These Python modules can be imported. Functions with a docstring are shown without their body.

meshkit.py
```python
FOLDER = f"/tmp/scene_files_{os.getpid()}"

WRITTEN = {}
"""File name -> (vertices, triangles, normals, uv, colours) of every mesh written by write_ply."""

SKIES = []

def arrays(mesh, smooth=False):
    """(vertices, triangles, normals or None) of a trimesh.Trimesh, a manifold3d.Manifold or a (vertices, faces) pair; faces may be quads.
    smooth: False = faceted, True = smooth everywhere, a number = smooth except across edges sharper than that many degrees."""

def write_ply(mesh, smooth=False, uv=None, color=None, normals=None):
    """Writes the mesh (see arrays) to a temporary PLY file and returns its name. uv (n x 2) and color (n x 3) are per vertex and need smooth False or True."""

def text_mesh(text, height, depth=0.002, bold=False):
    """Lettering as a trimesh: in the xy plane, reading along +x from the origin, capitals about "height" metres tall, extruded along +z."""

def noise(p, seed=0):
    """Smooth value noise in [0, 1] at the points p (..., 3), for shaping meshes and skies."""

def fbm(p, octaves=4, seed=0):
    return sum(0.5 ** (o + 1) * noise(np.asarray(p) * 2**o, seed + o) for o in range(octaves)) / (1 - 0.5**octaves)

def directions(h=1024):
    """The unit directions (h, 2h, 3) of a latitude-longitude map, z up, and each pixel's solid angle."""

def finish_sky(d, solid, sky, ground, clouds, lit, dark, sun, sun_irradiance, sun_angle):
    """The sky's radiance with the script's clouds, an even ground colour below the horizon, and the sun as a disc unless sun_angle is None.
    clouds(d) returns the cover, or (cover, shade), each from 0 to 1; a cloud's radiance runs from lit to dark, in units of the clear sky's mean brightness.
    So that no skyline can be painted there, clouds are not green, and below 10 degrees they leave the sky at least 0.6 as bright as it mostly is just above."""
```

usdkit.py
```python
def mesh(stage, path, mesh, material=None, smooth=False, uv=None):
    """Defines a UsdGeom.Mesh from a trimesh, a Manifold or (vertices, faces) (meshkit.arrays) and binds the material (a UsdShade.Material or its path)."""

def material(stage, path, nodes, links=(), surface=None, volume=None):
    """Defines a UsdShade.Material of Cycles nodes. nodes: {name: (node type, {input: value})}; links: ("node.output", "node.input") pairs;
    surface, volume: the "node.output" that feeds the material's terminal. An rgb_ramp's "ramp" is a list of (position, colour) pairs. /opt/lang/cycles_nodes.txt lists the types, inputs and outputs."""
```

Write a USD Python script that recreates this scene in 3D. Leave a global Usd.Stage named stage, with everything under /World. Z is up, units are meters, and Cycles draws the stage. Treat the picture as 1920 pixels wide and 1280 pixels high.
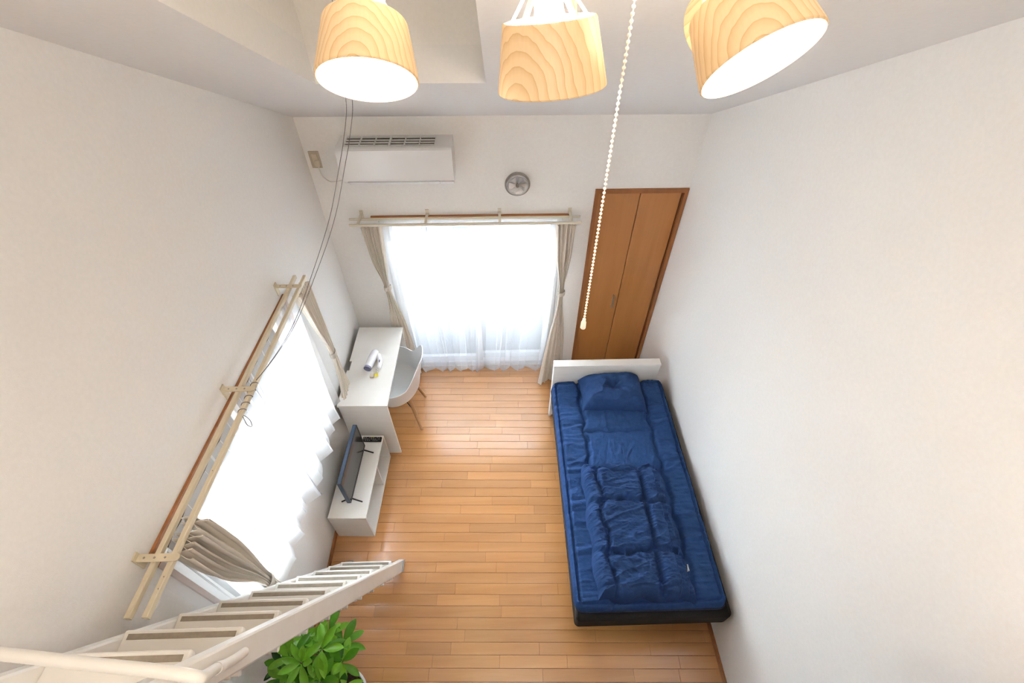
import math
import numpy as np
import trimesh
import manifold3d as m3
from scipy.interpolate import PchipInterpolator
from pxr import Usd, UsdGeom, UsdLux, UsdShade, Gf, Sdf, Vt
import usdkit
import meshkit

stage = Usd.Stage.CreateInMemory()
UsdGeom.SetStageUpAxis(stage, UsdGeom.Tokens.z)
UsdGeom.SetStageMetersPerUnit(stage, 1.0)
UsdGeom.Xform.Define(stage, '/World')
UsdGeom.Scope.Define(stage, '/World/Looks')
PI = math.pi

# ------------------------------------------------------------------ camera, sky, exposure
EXPOSURE = 1.52
SKY_INTENSITY = 4.6
SKY_COLOR = (0.86, 0.93, 1.0)
BULB_STRENGTH = 92.0
GLOBE_STRENGTH = 24.0
BULB_COLOR = (1.0, 0.83, 0.63)
CAM_POS = (0.0, 0.0, 3.8668)
FOCAL_PX, PITCH, YAW, ROLL = 911.313, 0.8195, -0.0336, 0.0065


def camera():
    cp, sp, cy, sy, cr, sr = math.cos(PITCH), math.sin(PITCH), math.cos(YAW), math.sin(YAW), math.cos(ROLL), math.sin(ROLL)
    Z = np.array([[cy, -sy, 0], [sy, cy, 0], [0, 0, 1]])
    r, u, f = Z @ [1, 0, 0], Z @ [0, sp, cp], Z @ [0, cp, -sp]
    r, u = cr * r + sr * u, -sr * r + cr * u
    cam = UsdGeom.Camera.Define(stage, '/World/camera')
    m = Gf.Matrix4d(*r, 0, *u, 0, *(-f), 0, *CAM_POS, 1)
    cam.AddTransformOp().Set(m)
    cam.CreateHorizontalApertureAttr(36.0)
    cam.CreateVerticalApertureAttr(24.0)
    cam.CreateFocalLengthAttr(36.0 * FOCAL_PX / 1920)
    cam.CreateClippingRangeAttr(Gf.Vec2f(0.02, 1000))
    cam.CreateExposureAttr(EXPOSURE)
    dome = UsdLux.DomeLight.Define(stage, '/World/sky')
    dome.CreateIntensityAttr(SKY_INTENSITY)
    dome.CreateColorAttr(Gf.Vec3f(*SKY_COLOR))


camera()

# ------------------------------------------------------------------ materials
L = '/World/Looks/'


def mat(name, color, rough=0.5, color2=None, noise_scale=8, stretch=(1, 1, 1), bump=0.0, bump_scale=200, bump_dist=0.001, metallic=0.0, ramp=(0.35, 0.65), extra=None, detail=3):
    """A principled material: colour mixed from two tones by stretched noise, with fine relief."""
    n = {'p': ('principled_bsdf', dict(base_color=color, roughness=rough, metallic=metallic, **(extra or {})))}
    l = []
    if color2 is not None or bump:
        n['tc'] = ('geometry', {})
    if color2 is not None:
        n['mp'] = ('mapping', {'scale': stretch})
        n['nz'] = ('noise_texture', {'scale': noise_scale, 'detail': detail, 'roughness': 0.6})
        n['rr'] = ('rgb_ramp', {'ramp': [(0, color), (ramp[0], color), (ramp[1], color2), (1, color2)]})
        l += [('tc.position', 'mp.vector'), ('mp.vector', 'nz.vector'), ('nz.fac', 'rr.fac'), ('rr.color', 'p.base_color')]
    if bump:
        n['bn'] = ('noise_texture', {'scale': bump_scale, 'detail': 4, 'roughness': 0.65})
        n['bb'] = ('bump', {'strength': bump, 'distance': bump_dist})
        l += [('tc.position', 'bn.vector'), ('bn.fac', 'bb.height'), ('bb.normal', 'p.normal')]
    return usdkit.material(stage, L + name, n, l, surface='p.BSDF')


def wood(name, light, dark, rough, axis, scale=9.0, coat=0.0, contrast=(0.3, 0.75)):
    """Wood with long grain along an axis: stretched noise plus fine fibres."""
    s = [14, 14, 14]
    s[axis] = 1.0
    fine = [220, 220, 220]
    fine[axis] = 5.0
    mid = tuple((a + b) / 2 for a, b in zip(light, dark))
    n = {'tc': ('geometry', {}), 'm1': ('mapping', {'scale': tuple(s)}), 'm2': ('mapping', {'scale': tuple(fine)}),
         'n1': ('noise_texture', {'scale': scale / 9.0, 'detail': 4, 'distortion': 0.6}),
         'n2': ('noise_texture', {'scale': 1.0, 'detail': 2}),
         'r1': ('rgb_ramp', {'ramp': [(0, light), (contrast[0], light), (0.5, mid), (contrast[1], dark), (1, dark)]}),
         'r2': ('rgb_ramp', {'ramp': [(0, (0.86, 0.84, 0.82)), (0.5, (1, 1, 1)), (1, (1, 1, 1))]}),
         'mx': ('mix_color', {'blend_type': 'multiply', 'fac': 0.8}),
         'p': ('principled_bsdf', {'roughness': rough, 'coat_weight': coat, 'coat_roughness': 0.12, 'coat_ior': 1.8})}
    return usdkit.material(stage, L + name, n, [('tc.position', 'm1.vector'), ('tc.position', 'm2.vector'), ('m1.vector', 'n1.vector'), ('m2.vector', 'n2.vector'),
                                               ('n1.fac', 'r1.fac'), ('n2.fac', 'r2.fac'), ('r1.color', 'mx.a'), ('r2.color', 'mx.b'), ('mx.result', 'p.base_color')], surface='p.BSDF')


def cloth(name, color, transparent, translucent, color_t=None):
    n = {'d': ('diffuse_bsdf', {'color': color}), 't': ('translucent_bsdf', {'color': color_t or color}), 'x': ('transparent_bsdf', {}),
         'm1': ('mix_closure', {'fac': translucent}), 'm2': ('mix_closure', {'fac': transparent})}
    return usdkit.material(stage, L + name, n, [('d.BSDF', 'm1.closure1'), ('t.BSDF', 'm1.closure2'), ('m1.closure', 'm2.closure1'), ('x.BSDF', 'm2.closure2')], surface='m2.closure')


def glass(name):
    n = {'x': ('transparent_bsdf', {'color': (0.95, 0.97, 0.97)}), 'g': ('glossy_bsdf', {'roughness': 0.02, 'color': (1, 1, 1)}), 'f': ('fresnel', {'IOR': 1.45}), 'm': ('mix_closure', {})}
    return usdkit.material(stage, L + name, n, [('f.fac', 'm.fac'), ('x.BSDF', 'm.closure1'), ('g.BSDF', 'm.closure2')], surface='m.closure')


WALL = mat('wallpaper', (0.858, 0.833, 0.808), 0.85, color2=(0.833, 0.808, 0.783), noise_scale=60, bump=0.35, bump_scale=260, bump_dist=0.0012)
CEIL = mat('ceiling_paper', (0.83, 0.81, 0.80), 0.9, color2=(0.81, 0.79, 0.78), noise_scale=60, bump=0.25, bump_scale=260, bump_dist=0.001)
FLOORS = [wood('floor_wood_%d' % i, tuple(c * k for c in (0.61, 0.30, 0.115)), tuple(c * k for c in (0.52, 0.235, 0.075)), 0.30, 0, coat=1.0) for i, k in enumerate((0.93, 0.98, 1.01, 1.05, 1.10))]
GROOVE = mat('floor_groove', (0.22, 0.095, 0.03), 0.7)
TRIM = wood('trim_wood', (0.40, 0.155, 0.05), (0.30, 0.11, 0.033), 0.4, 0)
DOORW = wood('door_wood', (0.50, 0.215, 0.068), (0.44, 0.18, 0.052), 0.38, 2)
DOORF = wood('door_frame_wood', (0.36, 0.135, 0.045), (0.29, 0.105, 0.032), 0.4, 2)
DARKGAP = mat('door_gap', (0.05, 0.02, 0.008), 0.8)
WHITEB = mat('white_board', (0.80, 0.78, 0.75), 0.42, color2=(0.77, 0.745, 0.71), noise_scale=5, stretch=(1, 1, 12))
WHITEE = mat('white_board_edge', (0.84, 0.82, 0.80), 0.4, color2=(0.82, 0.80, 0.78), noise_scale=9)
PLASTW = mat('white_plastic', (0.83, 0.83, 0.84), 0.28, color2=(0.82, 0.82, 0.83), noise_scale=5)
ACW = mat('appliance_white', (0.82, 0.815, 0.82), 0.16, color2=(0.81, 0.805, 0.81), noise_scale=5)
ACDARK = mat('appliance_vent', (0.045, 0.04, 0.036), 0.7, color2=(0.08, 0.07, 0.06), noise_scale=80)
CREAM = mat('cream_metal', (0.70, 0.61, 0.45), 0.4, color2=(0.66, 0.57, 0.41), noise_scale=12)
IVORY = mat('ivory_rail', (0.74, 0.68, 0.56), 0.4, color2=(0.71, 0.65, 0.53), noise_scale=12)
LADDER = mat('ladder_white', (0.80, 0.775, 0.735), 0.35, color2=(0.77, 0.745, 0.70), noise_scale=9)
STRIP = mat('tread_strip', (0.34, 0.29, 0.23), 0.7, color2=(0.29, 0.25, 0.2), noise_scale=60)
RUBBER = mat('grey_rubber', (0.45, 0.45, 0.45), 0.7, color2=(0.4, 0.4, 0.4), noise_scale=30)
BLUE = mat('navy_cotton', (0.024, 0.064, 0.192), 0.82, color2=(0.030, 0.075, 0.215), noise_scale=26, bump=0.5, bump_scale=38, bump_dist=0.012, extra={'specular_ior_level': 0.12})
BLUE2 = mat('navy_cotton_comforter', (0.022, 0.054, 0.160), 0.85, color2=(0.027, 0.063, 0.180), noise_scale=22, bump=0.35, bump_scale=48, bump_dist=0.012, extra={'specular_ior_level': 0.12})
PIPING = mat('navy_piping', (0.012, 0.022, 0.06), 0.8, color2=(0.015, 0.026, 0.07), noise_scale=40)
BLACKF = mat('black_fabric', (0.007, 0.007, 0.008), 0.9, color2=(0.011, 0.011, 0.012), noise_scale=120)
BLACKP = mat('black_plastic', (0.012, 0.012, 0.014), 0.35, color2=(0.016, 0.016, 0.018), noise_scale=30)
TVBLUE = mat('tv_edge', (0.035, 0.06, 0.10), 0.25, color2=(0.04, 0.065, 0.11), noise_scale=20)
SCREEN = mat('tv_screen', (0.02, 0.02, 0.022), 0.12, color2=(0.022, 0.022, 0.024), noise_scale=5)
BUTTON = mat('remote_button', (0.35, 0.35, 0.35), 0.5, color2=(0.3, 0.3, 0.3), noise_scale=30)
YELLOW = mat('yellow_button', (0.75, 0.62, 0.06), 0.5, color2=(0.7, 0.58, 0.05), noise_scale=30)
STEEL = mat('brushed_steel', (0.74, 0.73, 0.72), 0.38, color2=(0.62, 0.61, 0.60), noise_scale=30, metallic=0.75)
STEELD = mat('dark_steel', (0.40, 0.37, 0.33), 0.42, color2=(0.34, 0.31, 0.28), noise_scale=30, metallic=0.7)
BEECH = wood('beech_leg', (0.62, 0.36, 0.18), (0.54, 0.29, 0.13), 0.45, 2)
SHELL = mat('chair_shell', (0.80, 0.81, 0.82), 0.3, color2=(0.79, 0.80, 0.81), noise_scale=4)
SHEER = cloth('sheer_voile', (0.88, 0.88, 0.89), 0.52, 0.60)
DRAPE = cloth('linen_drape', (0.88, 0.81, 0.72), 0.0, 0.24)
TIE = mat('tie_band', (0.66, 0.61, 0.54), 0.9, color2=(0.62, 0.57, 0.50), noise_scale=60)
GLASS = glass('window_glass')
ALU = mat('window_aluminium', (0.78, 0.78, 0.78), 0.4, color2=(0.74, 0.74, 0.74), noise_scale=20)
BLIND = cloth('blind_fabric', (0.72, 0.64, 0.52), 0.0, 0.3)
PARAPET = mat('balcony_render', (0.11, 0.15, 0.21), 0.85, color2=(0.10, 0.135, 0.19), noise_scale=12)
CONCR = mat('balcony_concrete', (0.45, 0.45, 0.46), 0.9, color2=(0.40, 0.40, 0.41), noise_scale=6)
HOUSE = mat('neighbour_render', (0.78, 0.78, 0.78), 0.9, color2=(0.74, 0.74, 0.74), noise_scale=3)
HOUSEW = mat('neighbour_window', (0.25, 0.30, 0.36), 0.2, color2=(0.22, 0.27, 0.33), noise_scale=3)
OUTLET = mat('outlet_ivory', (0.52, 0.45, 0.34), 0.5, color2=(0.49, 0.42, 0.32), noise_scale=20)
OUTLETW = mat('outlet_face', (0.68, 0.60, 0.48), 0.5, color2=(0.65, 0.57, 0.45), noise_scale=20)
CABLEW = mat('white_cable', (0.72, 0.68, 0.62), 0.5, color2=(0.70, 0.66, 0.60), noise_scale=20)
CHAING = mat('grey_chain', (0.20, 0.18, 0.17), 0.4, color2=(0.17, 0.15, 0.14), noise_scale=30)
CHAINW = mat('white_bead', (0.86, 0.80, 0.70), 0.3, color2=(0.84, 0.78, 0.68), noise_scale=30)
LAMPIN = mat('lamp_inner_white', (0.86, 0.84, 0.80), 0.5, color2=(0.85, 0.83, 0.79), noise_scale=10)
LINING = cloth('lamp_lining', (0.90, 0.87, 0.82), 0.0, 0.28)
BRASS = mat('brass_pin', (0.55, 0.35, 0.14), 0.35, metallic=1.0, color2=(0.5, 0.31, 0.12), noise_scale=20)
POT = mat('pot_white', (0.78, 0.77, 0.76), 0.35, color2=(0.75, 0.74, 0.73), noise_scale=6)
SOIL = mat('soil', (0.05, 0.032, 0.02), 0.95, color2=(0.09, 0.06, 0.04), noise_scale=60, bump=0.6, bump_scale=90, bump_dist=0.01)
BARK = mat('plant_bark', (0.20, 0.13, 0.07), 0.85, color2=(0.27, 0.18, 0.10), noise_scale=30)
TAGW = mat('tag_white', (0.8, 0.8, 0.8), 0.6, color2=(0.77, 0.77, 0.77), noise_scale=30)
DRYER = mat('dryer_white', (0.80, 0.79, 0.83), 0.3, color2=(0.79, 0.78, 0.82), noise_scale=10)
DRYERG = mat('dryer_nozzle', (0.22, 0.22, 0.32), 0.4, color2=(0.2, 0.2, 0.3), noise_scale=10)
BULB = usdkit.material(stage, L + 'bulb_glow', {'e': ('emission', {'color': BULB_COLOR, 'strength': BULB_STRENGTH})}, [], surface='e.emission')


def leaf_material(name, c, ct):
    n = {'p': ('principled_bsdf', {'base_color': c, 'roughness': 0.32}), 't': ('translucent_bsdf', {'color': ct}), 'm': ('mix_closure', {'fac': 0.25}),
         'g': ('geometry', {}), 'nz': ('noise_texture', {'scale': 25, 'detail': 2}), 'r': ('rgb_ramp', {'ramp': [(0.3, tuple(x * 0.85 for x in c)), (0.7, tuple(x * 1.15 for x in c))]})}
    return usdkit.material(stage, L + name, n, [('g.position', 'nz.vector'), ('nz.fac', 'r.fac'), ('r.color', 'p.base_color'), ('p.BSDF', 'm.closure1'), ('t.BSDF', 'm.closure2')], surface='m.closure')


LEAVES = [leaf_material('leaf_shaded', (0.018, 0.085, 0.016), (0.05, 0.2, 0.02)), leaf_material('leaf_mid', (0.045, 0.18, 0.018), (0.08, 0.3, 0.02)),
          leaf_material('leaf_green', (0.095, 0.32, 0.02), (0.16, 0.46, 0.02)), leaf_material('leaf_lit', (0.20, 0.50, 0.025), (0.26, 0.58, 0.03))]  # leaf tones from shaded to lit, light painted into the colour


def shade_wood():
    """Pale veneer with cathedral grain arcs, wrapped on a lamp shade (object space, z along the axis)."""
    n = {'tc': ('texture_coordinate', {}), 'mp': ('mapping', {'scale': (1, 1, 0.62), 'location': (0, -0.062, -0.012)}),
         'w': ('wave_texture', {'wave_type': 'rings', 'rings_direction': 'spherical', 'profile': 'saw', 'scale': 33, 'distortion': 3.2, 'detail': 2, 'detail_scale': 1.2, 'detail_roughness': 0.45}),
         'r': ('rgb_ramp', {'ramp': [(0, (0.74, 0.57, 0.35)), (0.5, (0.73, 0.55, 0.325)), (0.85, (0.66, 0.46, 0.245)), (0.96, (0.60, 0.395, 0.195)), (1, (0.69, 0.50, 0.285))]}),
         'm2': ('mapping', {'scale': (300, 300, 14)}), 'n2': ('noise_texture', {'scale': 1, 'detail': 2}), 'r2': ('rgb_ramp', {'ramp': [(0, (0.90, 0.88, 0.85)), (0.6, (1, 1, 1))]}),
         'mx': ('mix_color', {'blend_type': 'multiply', 'fac': 0.6}), 'p': ('principled_bsdf', {'roughness': 0.5}),
         't': ('translucent_bsdf', {}), 'ms': ('mix_closure', {'fac': 0.09})}
    return usdkit.material(stage, L + 'shade_veneer', n, [('tc.object', 'mp.vector'), ('mp.vector', 'w.vector'), ('w.fac', 'r.fac'), ('tc.object', 'm2.vector'), ('m2.vector', 'n2.vector'),
                                                         ('n2.fac', 'r2.fac'), ('r.color', 'mx.a'), ('r2.color', 'mx.b'), ('mx.result', 'p.base_color'), ('mx.result', 't.color'),
                                                         ('p.BSDF', 'ms.closure1'), ('t.BSDF', 'ms.closure2')], surface='ms.closure')


VENEER = shade_wood()

# ------------------------------------------------------------------ helpers
taken = set()


def numbered(parent, name):
    p, k = parent + '/' + name, 0
    while p in taken:
        k += 1
        p = '%s/%s_%03d' % (parent, name, k)
    taken.add(p)
    return p


def data(prim, label=None, cat=None, group=None, kind=None):
    for k, v in (('label', label), ('category', cat), ('group', group), ('kind', kind)):
        if v:
            prim.SetCustomDataByKey(k, v)
    return prim


def path_of(parent):
    return '/World' if parent is None else str(parent.GetPath())


def obj(name, mesh, m, parent=None, smooth=False, **kw):
    """One mesh prim under its parent (a thing or a part), or at top level."""
    return data(usdkit.mesh(stage, numbered(path_of(parent), name), mesh, m, smooth).GetPrim(), **kw)


def thing(name, label=None, cat=None, loc=(0, 0, 0), rotz=0, group=None, kind=None, parent=None, matrix=None):
    x = UsdGeom.Xform.Define(stage, numbered(path_of(parent), name))
    if matrix is not None:
        x.AddTransformOp().Set(Gf.Matrix4d(*np.asarray(matrix, float).T.ravel()))
    else:
        x.AddTranslateOp().Set(Gf.Vec3d(*map(float, loc)))
        if rotz:
            x.AddRotateZOp().Set(float(rotz))
    return data(x.GetPrim(), label, cat, group, kind)


def cat_mesh(parts):
    vs, fs, o = [], [], 0
    for p in parts:
        v, f, _ = meshkit.arrays(p)
        vs.append(v)
        fs.append(f + o)
        o += len(v)
    return trimesh.Trimesh(np.vstack(vs), np.vstack(fs), process=False)


def box(x0, x1, y0, y1, z0, z1):
    m = trimesh.creation.box([abs(x1 - x0), abs(y1 - y0), abs(z1 - z0)])
    m.apply_translation([(x0 + x1) / 2, (y0 + y1) / 2, (z0 + z1) / 2])
    return m


def cbox(x0, x1, y0, y1, z0, z1, c=0.002):
    """A box with chamfered edges (hull of three inset boxes)."""
    c = min(c, abs(x1 - x0) * 0.4, abs(y1 - y0) * 0.4, abs(z1 - z0) * 0.4)
    pts = []
    for a, b, d in ((c, c, 0), (c, 0, c), (0, c, c)):
        for x in (x0 + a, x1 - a):
            for y in (y0 + b, y1 - b):
                for z in (z0 + d, z1 - d):
                    pts.append((x, y, z))
    return m3.Manifold.hull_points(np.array(pts, np.float64))


def rbox(x0, x1, y0, y1, z0, z1, r, seg=20):
    s = m3.Manifold.sphere(r, seg)
    return m3.Manifold.batch_hull([s.translate((x, y, z)) for x in (x0 + r, x1 - r) for y in (y0 + r, y1 - r) for z in (z0 + r, z1 - r)])


def mbox(x0, x1, y0, y1, z0, z1):
    return m3.Manifold.cube((x1 - x0, y1 - y0, z1 - z0)).translate((x0, y0, z0))


def tube(points, r, n=10, closed=False, caps=True):
    p = np.asarray(points, float)
    k = len(p)
    rr = np.broadcast_to(np.asarray(r, float), (k,))
    t = np.gradient(p, axis=0)
    t /= np.linalg.norm(t, axis=1, keepdims=True)
    up = np.array([0, 0, 1.0]) if abs(t[0][2]) < 0.9 else np.array([1.0, 0, 0])
    a = np.cross(t[0], up)
    a /= np.linalg.norm(a)
    rings = []
    for i in range(k):
        a = a - t[i] * (a @ t[i])
        a /= np.linalg.norm(a)
        b = np.cross(t[i], a)
        th = np.arange(n) / n * 2 * PI
        rings.append(p[i] + rr[i] * (np.cos(th)[:, None] * a + np.sin(th)[:, None] * b))
    v = np.vstack(rings)
    f = []
    for i in range(k - 1):
        for j in range(n):
            q, w = i * n + j, i * n + (j + 1) % n
            f += [[q, w, w + n], [q, w + n, q + n]]
    if caps:
        v = np.vstack([v, p[0], p[-1]])
        for j in range(n):
            f += [[len(v) - 2, (j + 1) % n, j], [len(v) - 1, (k - 1) * n + j, (k - 1) * n + (j + 1) % n]]
    m = trimesh.Trimesh(v, np.array(f), process=False)
    return m


def curve(pts, n=24):
    p = np.asarray(pts, float)
    d = np.r_[0, np.cumsum(np.linalg.norm(np.diff(p, axis=0), axis=1))]
    return PchipInterpolator(d, p)(np.linspace(0, d[-1], n))


def lathe(prof, n=40):
    """Revolves a profile of (radius, z) about z."""
    p = np.asarray(prof, float)
    th = np.arange(n) / n * 2 * PI
    v = np.concatenate([np.stack([r * np.cos(th), r * np.sin(th), np.full(n, z)], 1) for r, z in p])
    f = []
    for i in range(len(p) - 1):
        for j in range(n):
            a, b = i * n + j, i * n + (j + 1) % n
            if p[i][0] > 1e-9:
                f.append([a, b, b + n])
            if p[i + 1][0] > 1e-9:
                f.append([a, b + n, a + n])
    m = trimesh.Trimesh(v, np.array(f), process=True)
    return m


def grid_faces(nr, nc):
    i = np.arange(nr - 1)[:, None] * nc + np.arange(nc - 1)[None]
    i = i.ravel()
    return np.vstack([np.stack([i, i + 1, i + nc + 1], 1), np.stack([i, i + nc + 1, i + nc], 1)])


def sheet(P):
    nr, nc, _ = P.shape
    return trimesh.Trimesh(P.reshape(-1, 3), grid_faces(nr, nc), process=False)


def shell(P, th):
    """A closed shell of a thickness from a grid of points."""
    nr, nc, _ = P.shape
    m = sheet(P)
    nrm = meshkit.arrays(m, True)[2]
    a = P.reshape(-1, 3) + nrm * th / 2
    b = P.reshape(-1, 3) - nrm * th / 2
    f = grid_faces(nr, nc)
    N = nr * nc
    rim = np.r_[np.arange(nc), np.arange(1, nr) * nc + nc - 1, (nr - 1) * nc + np.arange(nc - 2, -1, -1), np.arange(nr - 2, 0, -1) * nc]
    nx = np.roll(rim, -1)
    side = np.vstack([np.stack([rim, rim + N, nx + N], 1), np.stack([rim, nx + N, nx], 1)])
    return trimesh.Trimesh(np.vstack([a, b]), np.vstack([f, f[:, ::-1] + N, side]), process=False)


def moved(m, T):
    v, f, _ = meshkit.arrays(m)
    return trimesh.Trimesh(trimesh.transform_points(v, T), f, process=False)


def rot(deg, axis, point=None):
    return trimesh.transformations.rotation_matrix(math.radians(deg), axis, point)


def trans(x, y, z):
    return trimesh.transformations.translation_matrix([x, y, z])


def frame_to(z_axis, origin, x_hint=(1, 0, 0)):
    z = np.asarray(z_axis, float)
    z /= np.linalg.norm(z)
    x = np.asarray(x_hint, float)
    x = x - z * (x @ z)
    x /= np.linalg.norm(x)
    M = np.eye(4)
    M[:3, 0], M[:3, 1], M[:3, 2], M[:3, 3] = x, np.cross(z, x), z, origin
    return M


def cyl(r, a, b, n=20, r2=None):
    a, b = np.asarray(a, float), np.asarray(b, float)
    h = np.linalg.norm(b - a)
    m = m3.Manifold.cylinder(h, r, r if r2 is None else r2, n)
    return moved(m, frame_to(b - a, a, (1, 0, 0) if abs((b - a)[0]) < 0.9 * h else (0, 1, 0)))


# ------------------------------------------------------------------ the room
XL, XR, YF, YB = -1.332, 1.4313, 3.2764, -1.6
ZC, SL = 2.541, 0.5456
T = 0.13


def zceil(y):
    return ZC + SL * (YF - y)


def zoned(m, cut):
    return m - cut


# windows and closet cut out of the walls
WFX0, WFX1, WFZ1 = -0.93, 0.50, 1.765
DX0, DX1, DZ = 0.725, 1.428, 2.003
WLY0, WLY1, WLZ0, WLZ1 = 0.70, 2.26, 0.92, 1.90
TOP = zceil(YB) + 0.3

wf = mbox(XL - T, XR + T, YF, YF + T, -0.12, ZC + 0.05) - mbox(WFX0, WFX1, YF - 0.1, YF + T + 0.1, 0.0, WFZ1) - mbox(DX0, DX1, YF - 0.1, YF + 0.09, 0.0, DZ)
obj('wall_far', wf, WALL, kind='structure', label='cream papered end wall with the patio window and closet', cat='wall')


def side_wall(x0, x1):
    poly = [(YB - T, -0.12), (YF, -0.12), (YF, ZC + 0.02), (YB - T, zceil(YB - T) + 0.02)]
    m = m3.CrossSection([np.array(poly)]).extrude(x1 - x0)
    return m.transform(np.array([[0, 0, 1, x0], [1, 0, 0, 0], [0, 1, 0, 0]], float))




def yz_prism(pts, x0, x1):
    """A prism from an outline in the (y, z) plane between two x."""
    return m3.CrossSection([np.array(pts, float)]).extrude(x1 - x0).transform(np.array([[0, 0, 1, x0], [1, 0, 0, 0], [0, 1, 0, 0]], float))


def win_poly(i):
    """The side window's outline (its head falls a little like the rail above it), inset by i."""
    f = lambda yy: 1.968 - (yy - WLY0) * 0.066
    return [(WLY0 + i, WLZ0 + i), (WLY1 - i, WLZ0 + i), (WLY1 - i, f(WLY1 - i) - i), (WLY0 + i, f(WLY0 + i) - i)]


wl = side_wall(XL - T, XL) - yz_prism(win_poly(0), XL - T - 0.1, XL + 0.1)
obj('wall_left', wl, WALL, kind='structure', label='cream papered side wall above the ladder, with the waist-high window', cat='wall')
obj('wall_right', side_wall(XR, XR + T), WALL, kind='structure', label='bare cream papered side wall beside the bed', cat='wall')
obj('wall_back', mbox(XL - T, XR + T, YB - T, YB, -0.12, zceil(YB) + 0.02), WALL, kind='structure', label='plain papered wall at the loft end behind the viewer', cat='wall')

# sloping ceiling with the skylight shaft
SKX0, SKX1, SKY0, SKY1 = -0.785, -0.045, 1.15, 2.285
prof = [(YF + T, zceil(YF + T)), (YF + T, zceil(YF + T) + 0.15), (YB - T, zceil(YB - T) + 0.15), (YB - T, zceil(YB - T))]
cm = m3.CrossSection([np.array(prof)[::-1]]).extrude(XR - XL + 2 * T).transform(np.array([[0, 0, 1, XL - T], [1, 0, 0, 0], [0, 1, 0, 0]], float))
if cm.volume() < 0.01:
    cm = m3.CrossSection([np.array(prof)]).extrude(XR - XL + 2 * T).transform(np.array([[0, 0, 1, XL - T], [1, 0, 0, 0], [0, 1, 0, 0]], float))
cm = cm - mbox(SKX0, SKX1, SKY0, SKY1, 2.5, 6)
obj('ceiling', cm, CEIL, kind='structure', label='pale sloping ceiling falling towards the end wall', cat='ceiling')
SH = 0.95                                                       # shaft height above the ceiling


def shaft_profile(x0, x1, y0, y1):
    p = [(y0, zceil(y0) + 0.15), (y1, zceil(y1) + 0.15), (y1, zceil(y1) + SH), (y0, zceil(y0) + SH)]
    return m3.CrossSection([np.array(p)]).extrude(x1 - x0).transform(np.array([[0, 0, 1, x0], [1, 0, 0, 0], [0, 1, 0, 0]], float))


sh = shaft_profile(SKX0 - 0.05, SKX1 + 0.05, SKY0 - 0.05, SKY1 + 0.05) - mbox(SKX0, SKX1, SKY0, SKY1, 2.4, 6)
sk = thing('window_3', 'roof window at the top of the ceiling shaft with its blind drawn', 'skylight', kind='structure')
obj('shaft', sh, WALL, sk)


def roofbar(x0, x1, y0, y1, d0, d1):
    p = [(y0, zceil(y0) + SH + d0), (y1, zceil(y1) + SH + d0), (y1, zceil(y1) + SH + d1), (y0, zceil(y0) + SH + d1)]
    return m3.CrossSection([np.array(p)]).extrude(x1 - x0).transform(np.array([[0, 0, 1, x0], [1, 0, 0, 0], [0, 1, 0, 0]], float))


obj('window_frame', roofbar(SKX0 - 0.05, SKX1 + 0.05, SKY0 - 0.05, SKY1 + 0.05, 0, 0.06) - mbox(SKX0 + 0.05, SKX1 - 0.05, SKY0 + 0.05, SKY1 - 0.05, 2, 7), ALU, sk)
obj('pane', roofbar(SKX0 + 0.04, SKX1 - 0.04, SKY0 + 0.04, SKY1 - 0.04, 0.03, 0.036), GLASS, sk)
obj('blind', roofbar(SKX0 + 0.01, SKX1 - 0.01, SKY0 + 0.01, SKY1 - 0.01, -0.03, -0.027), BLIND, sk)

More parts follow.
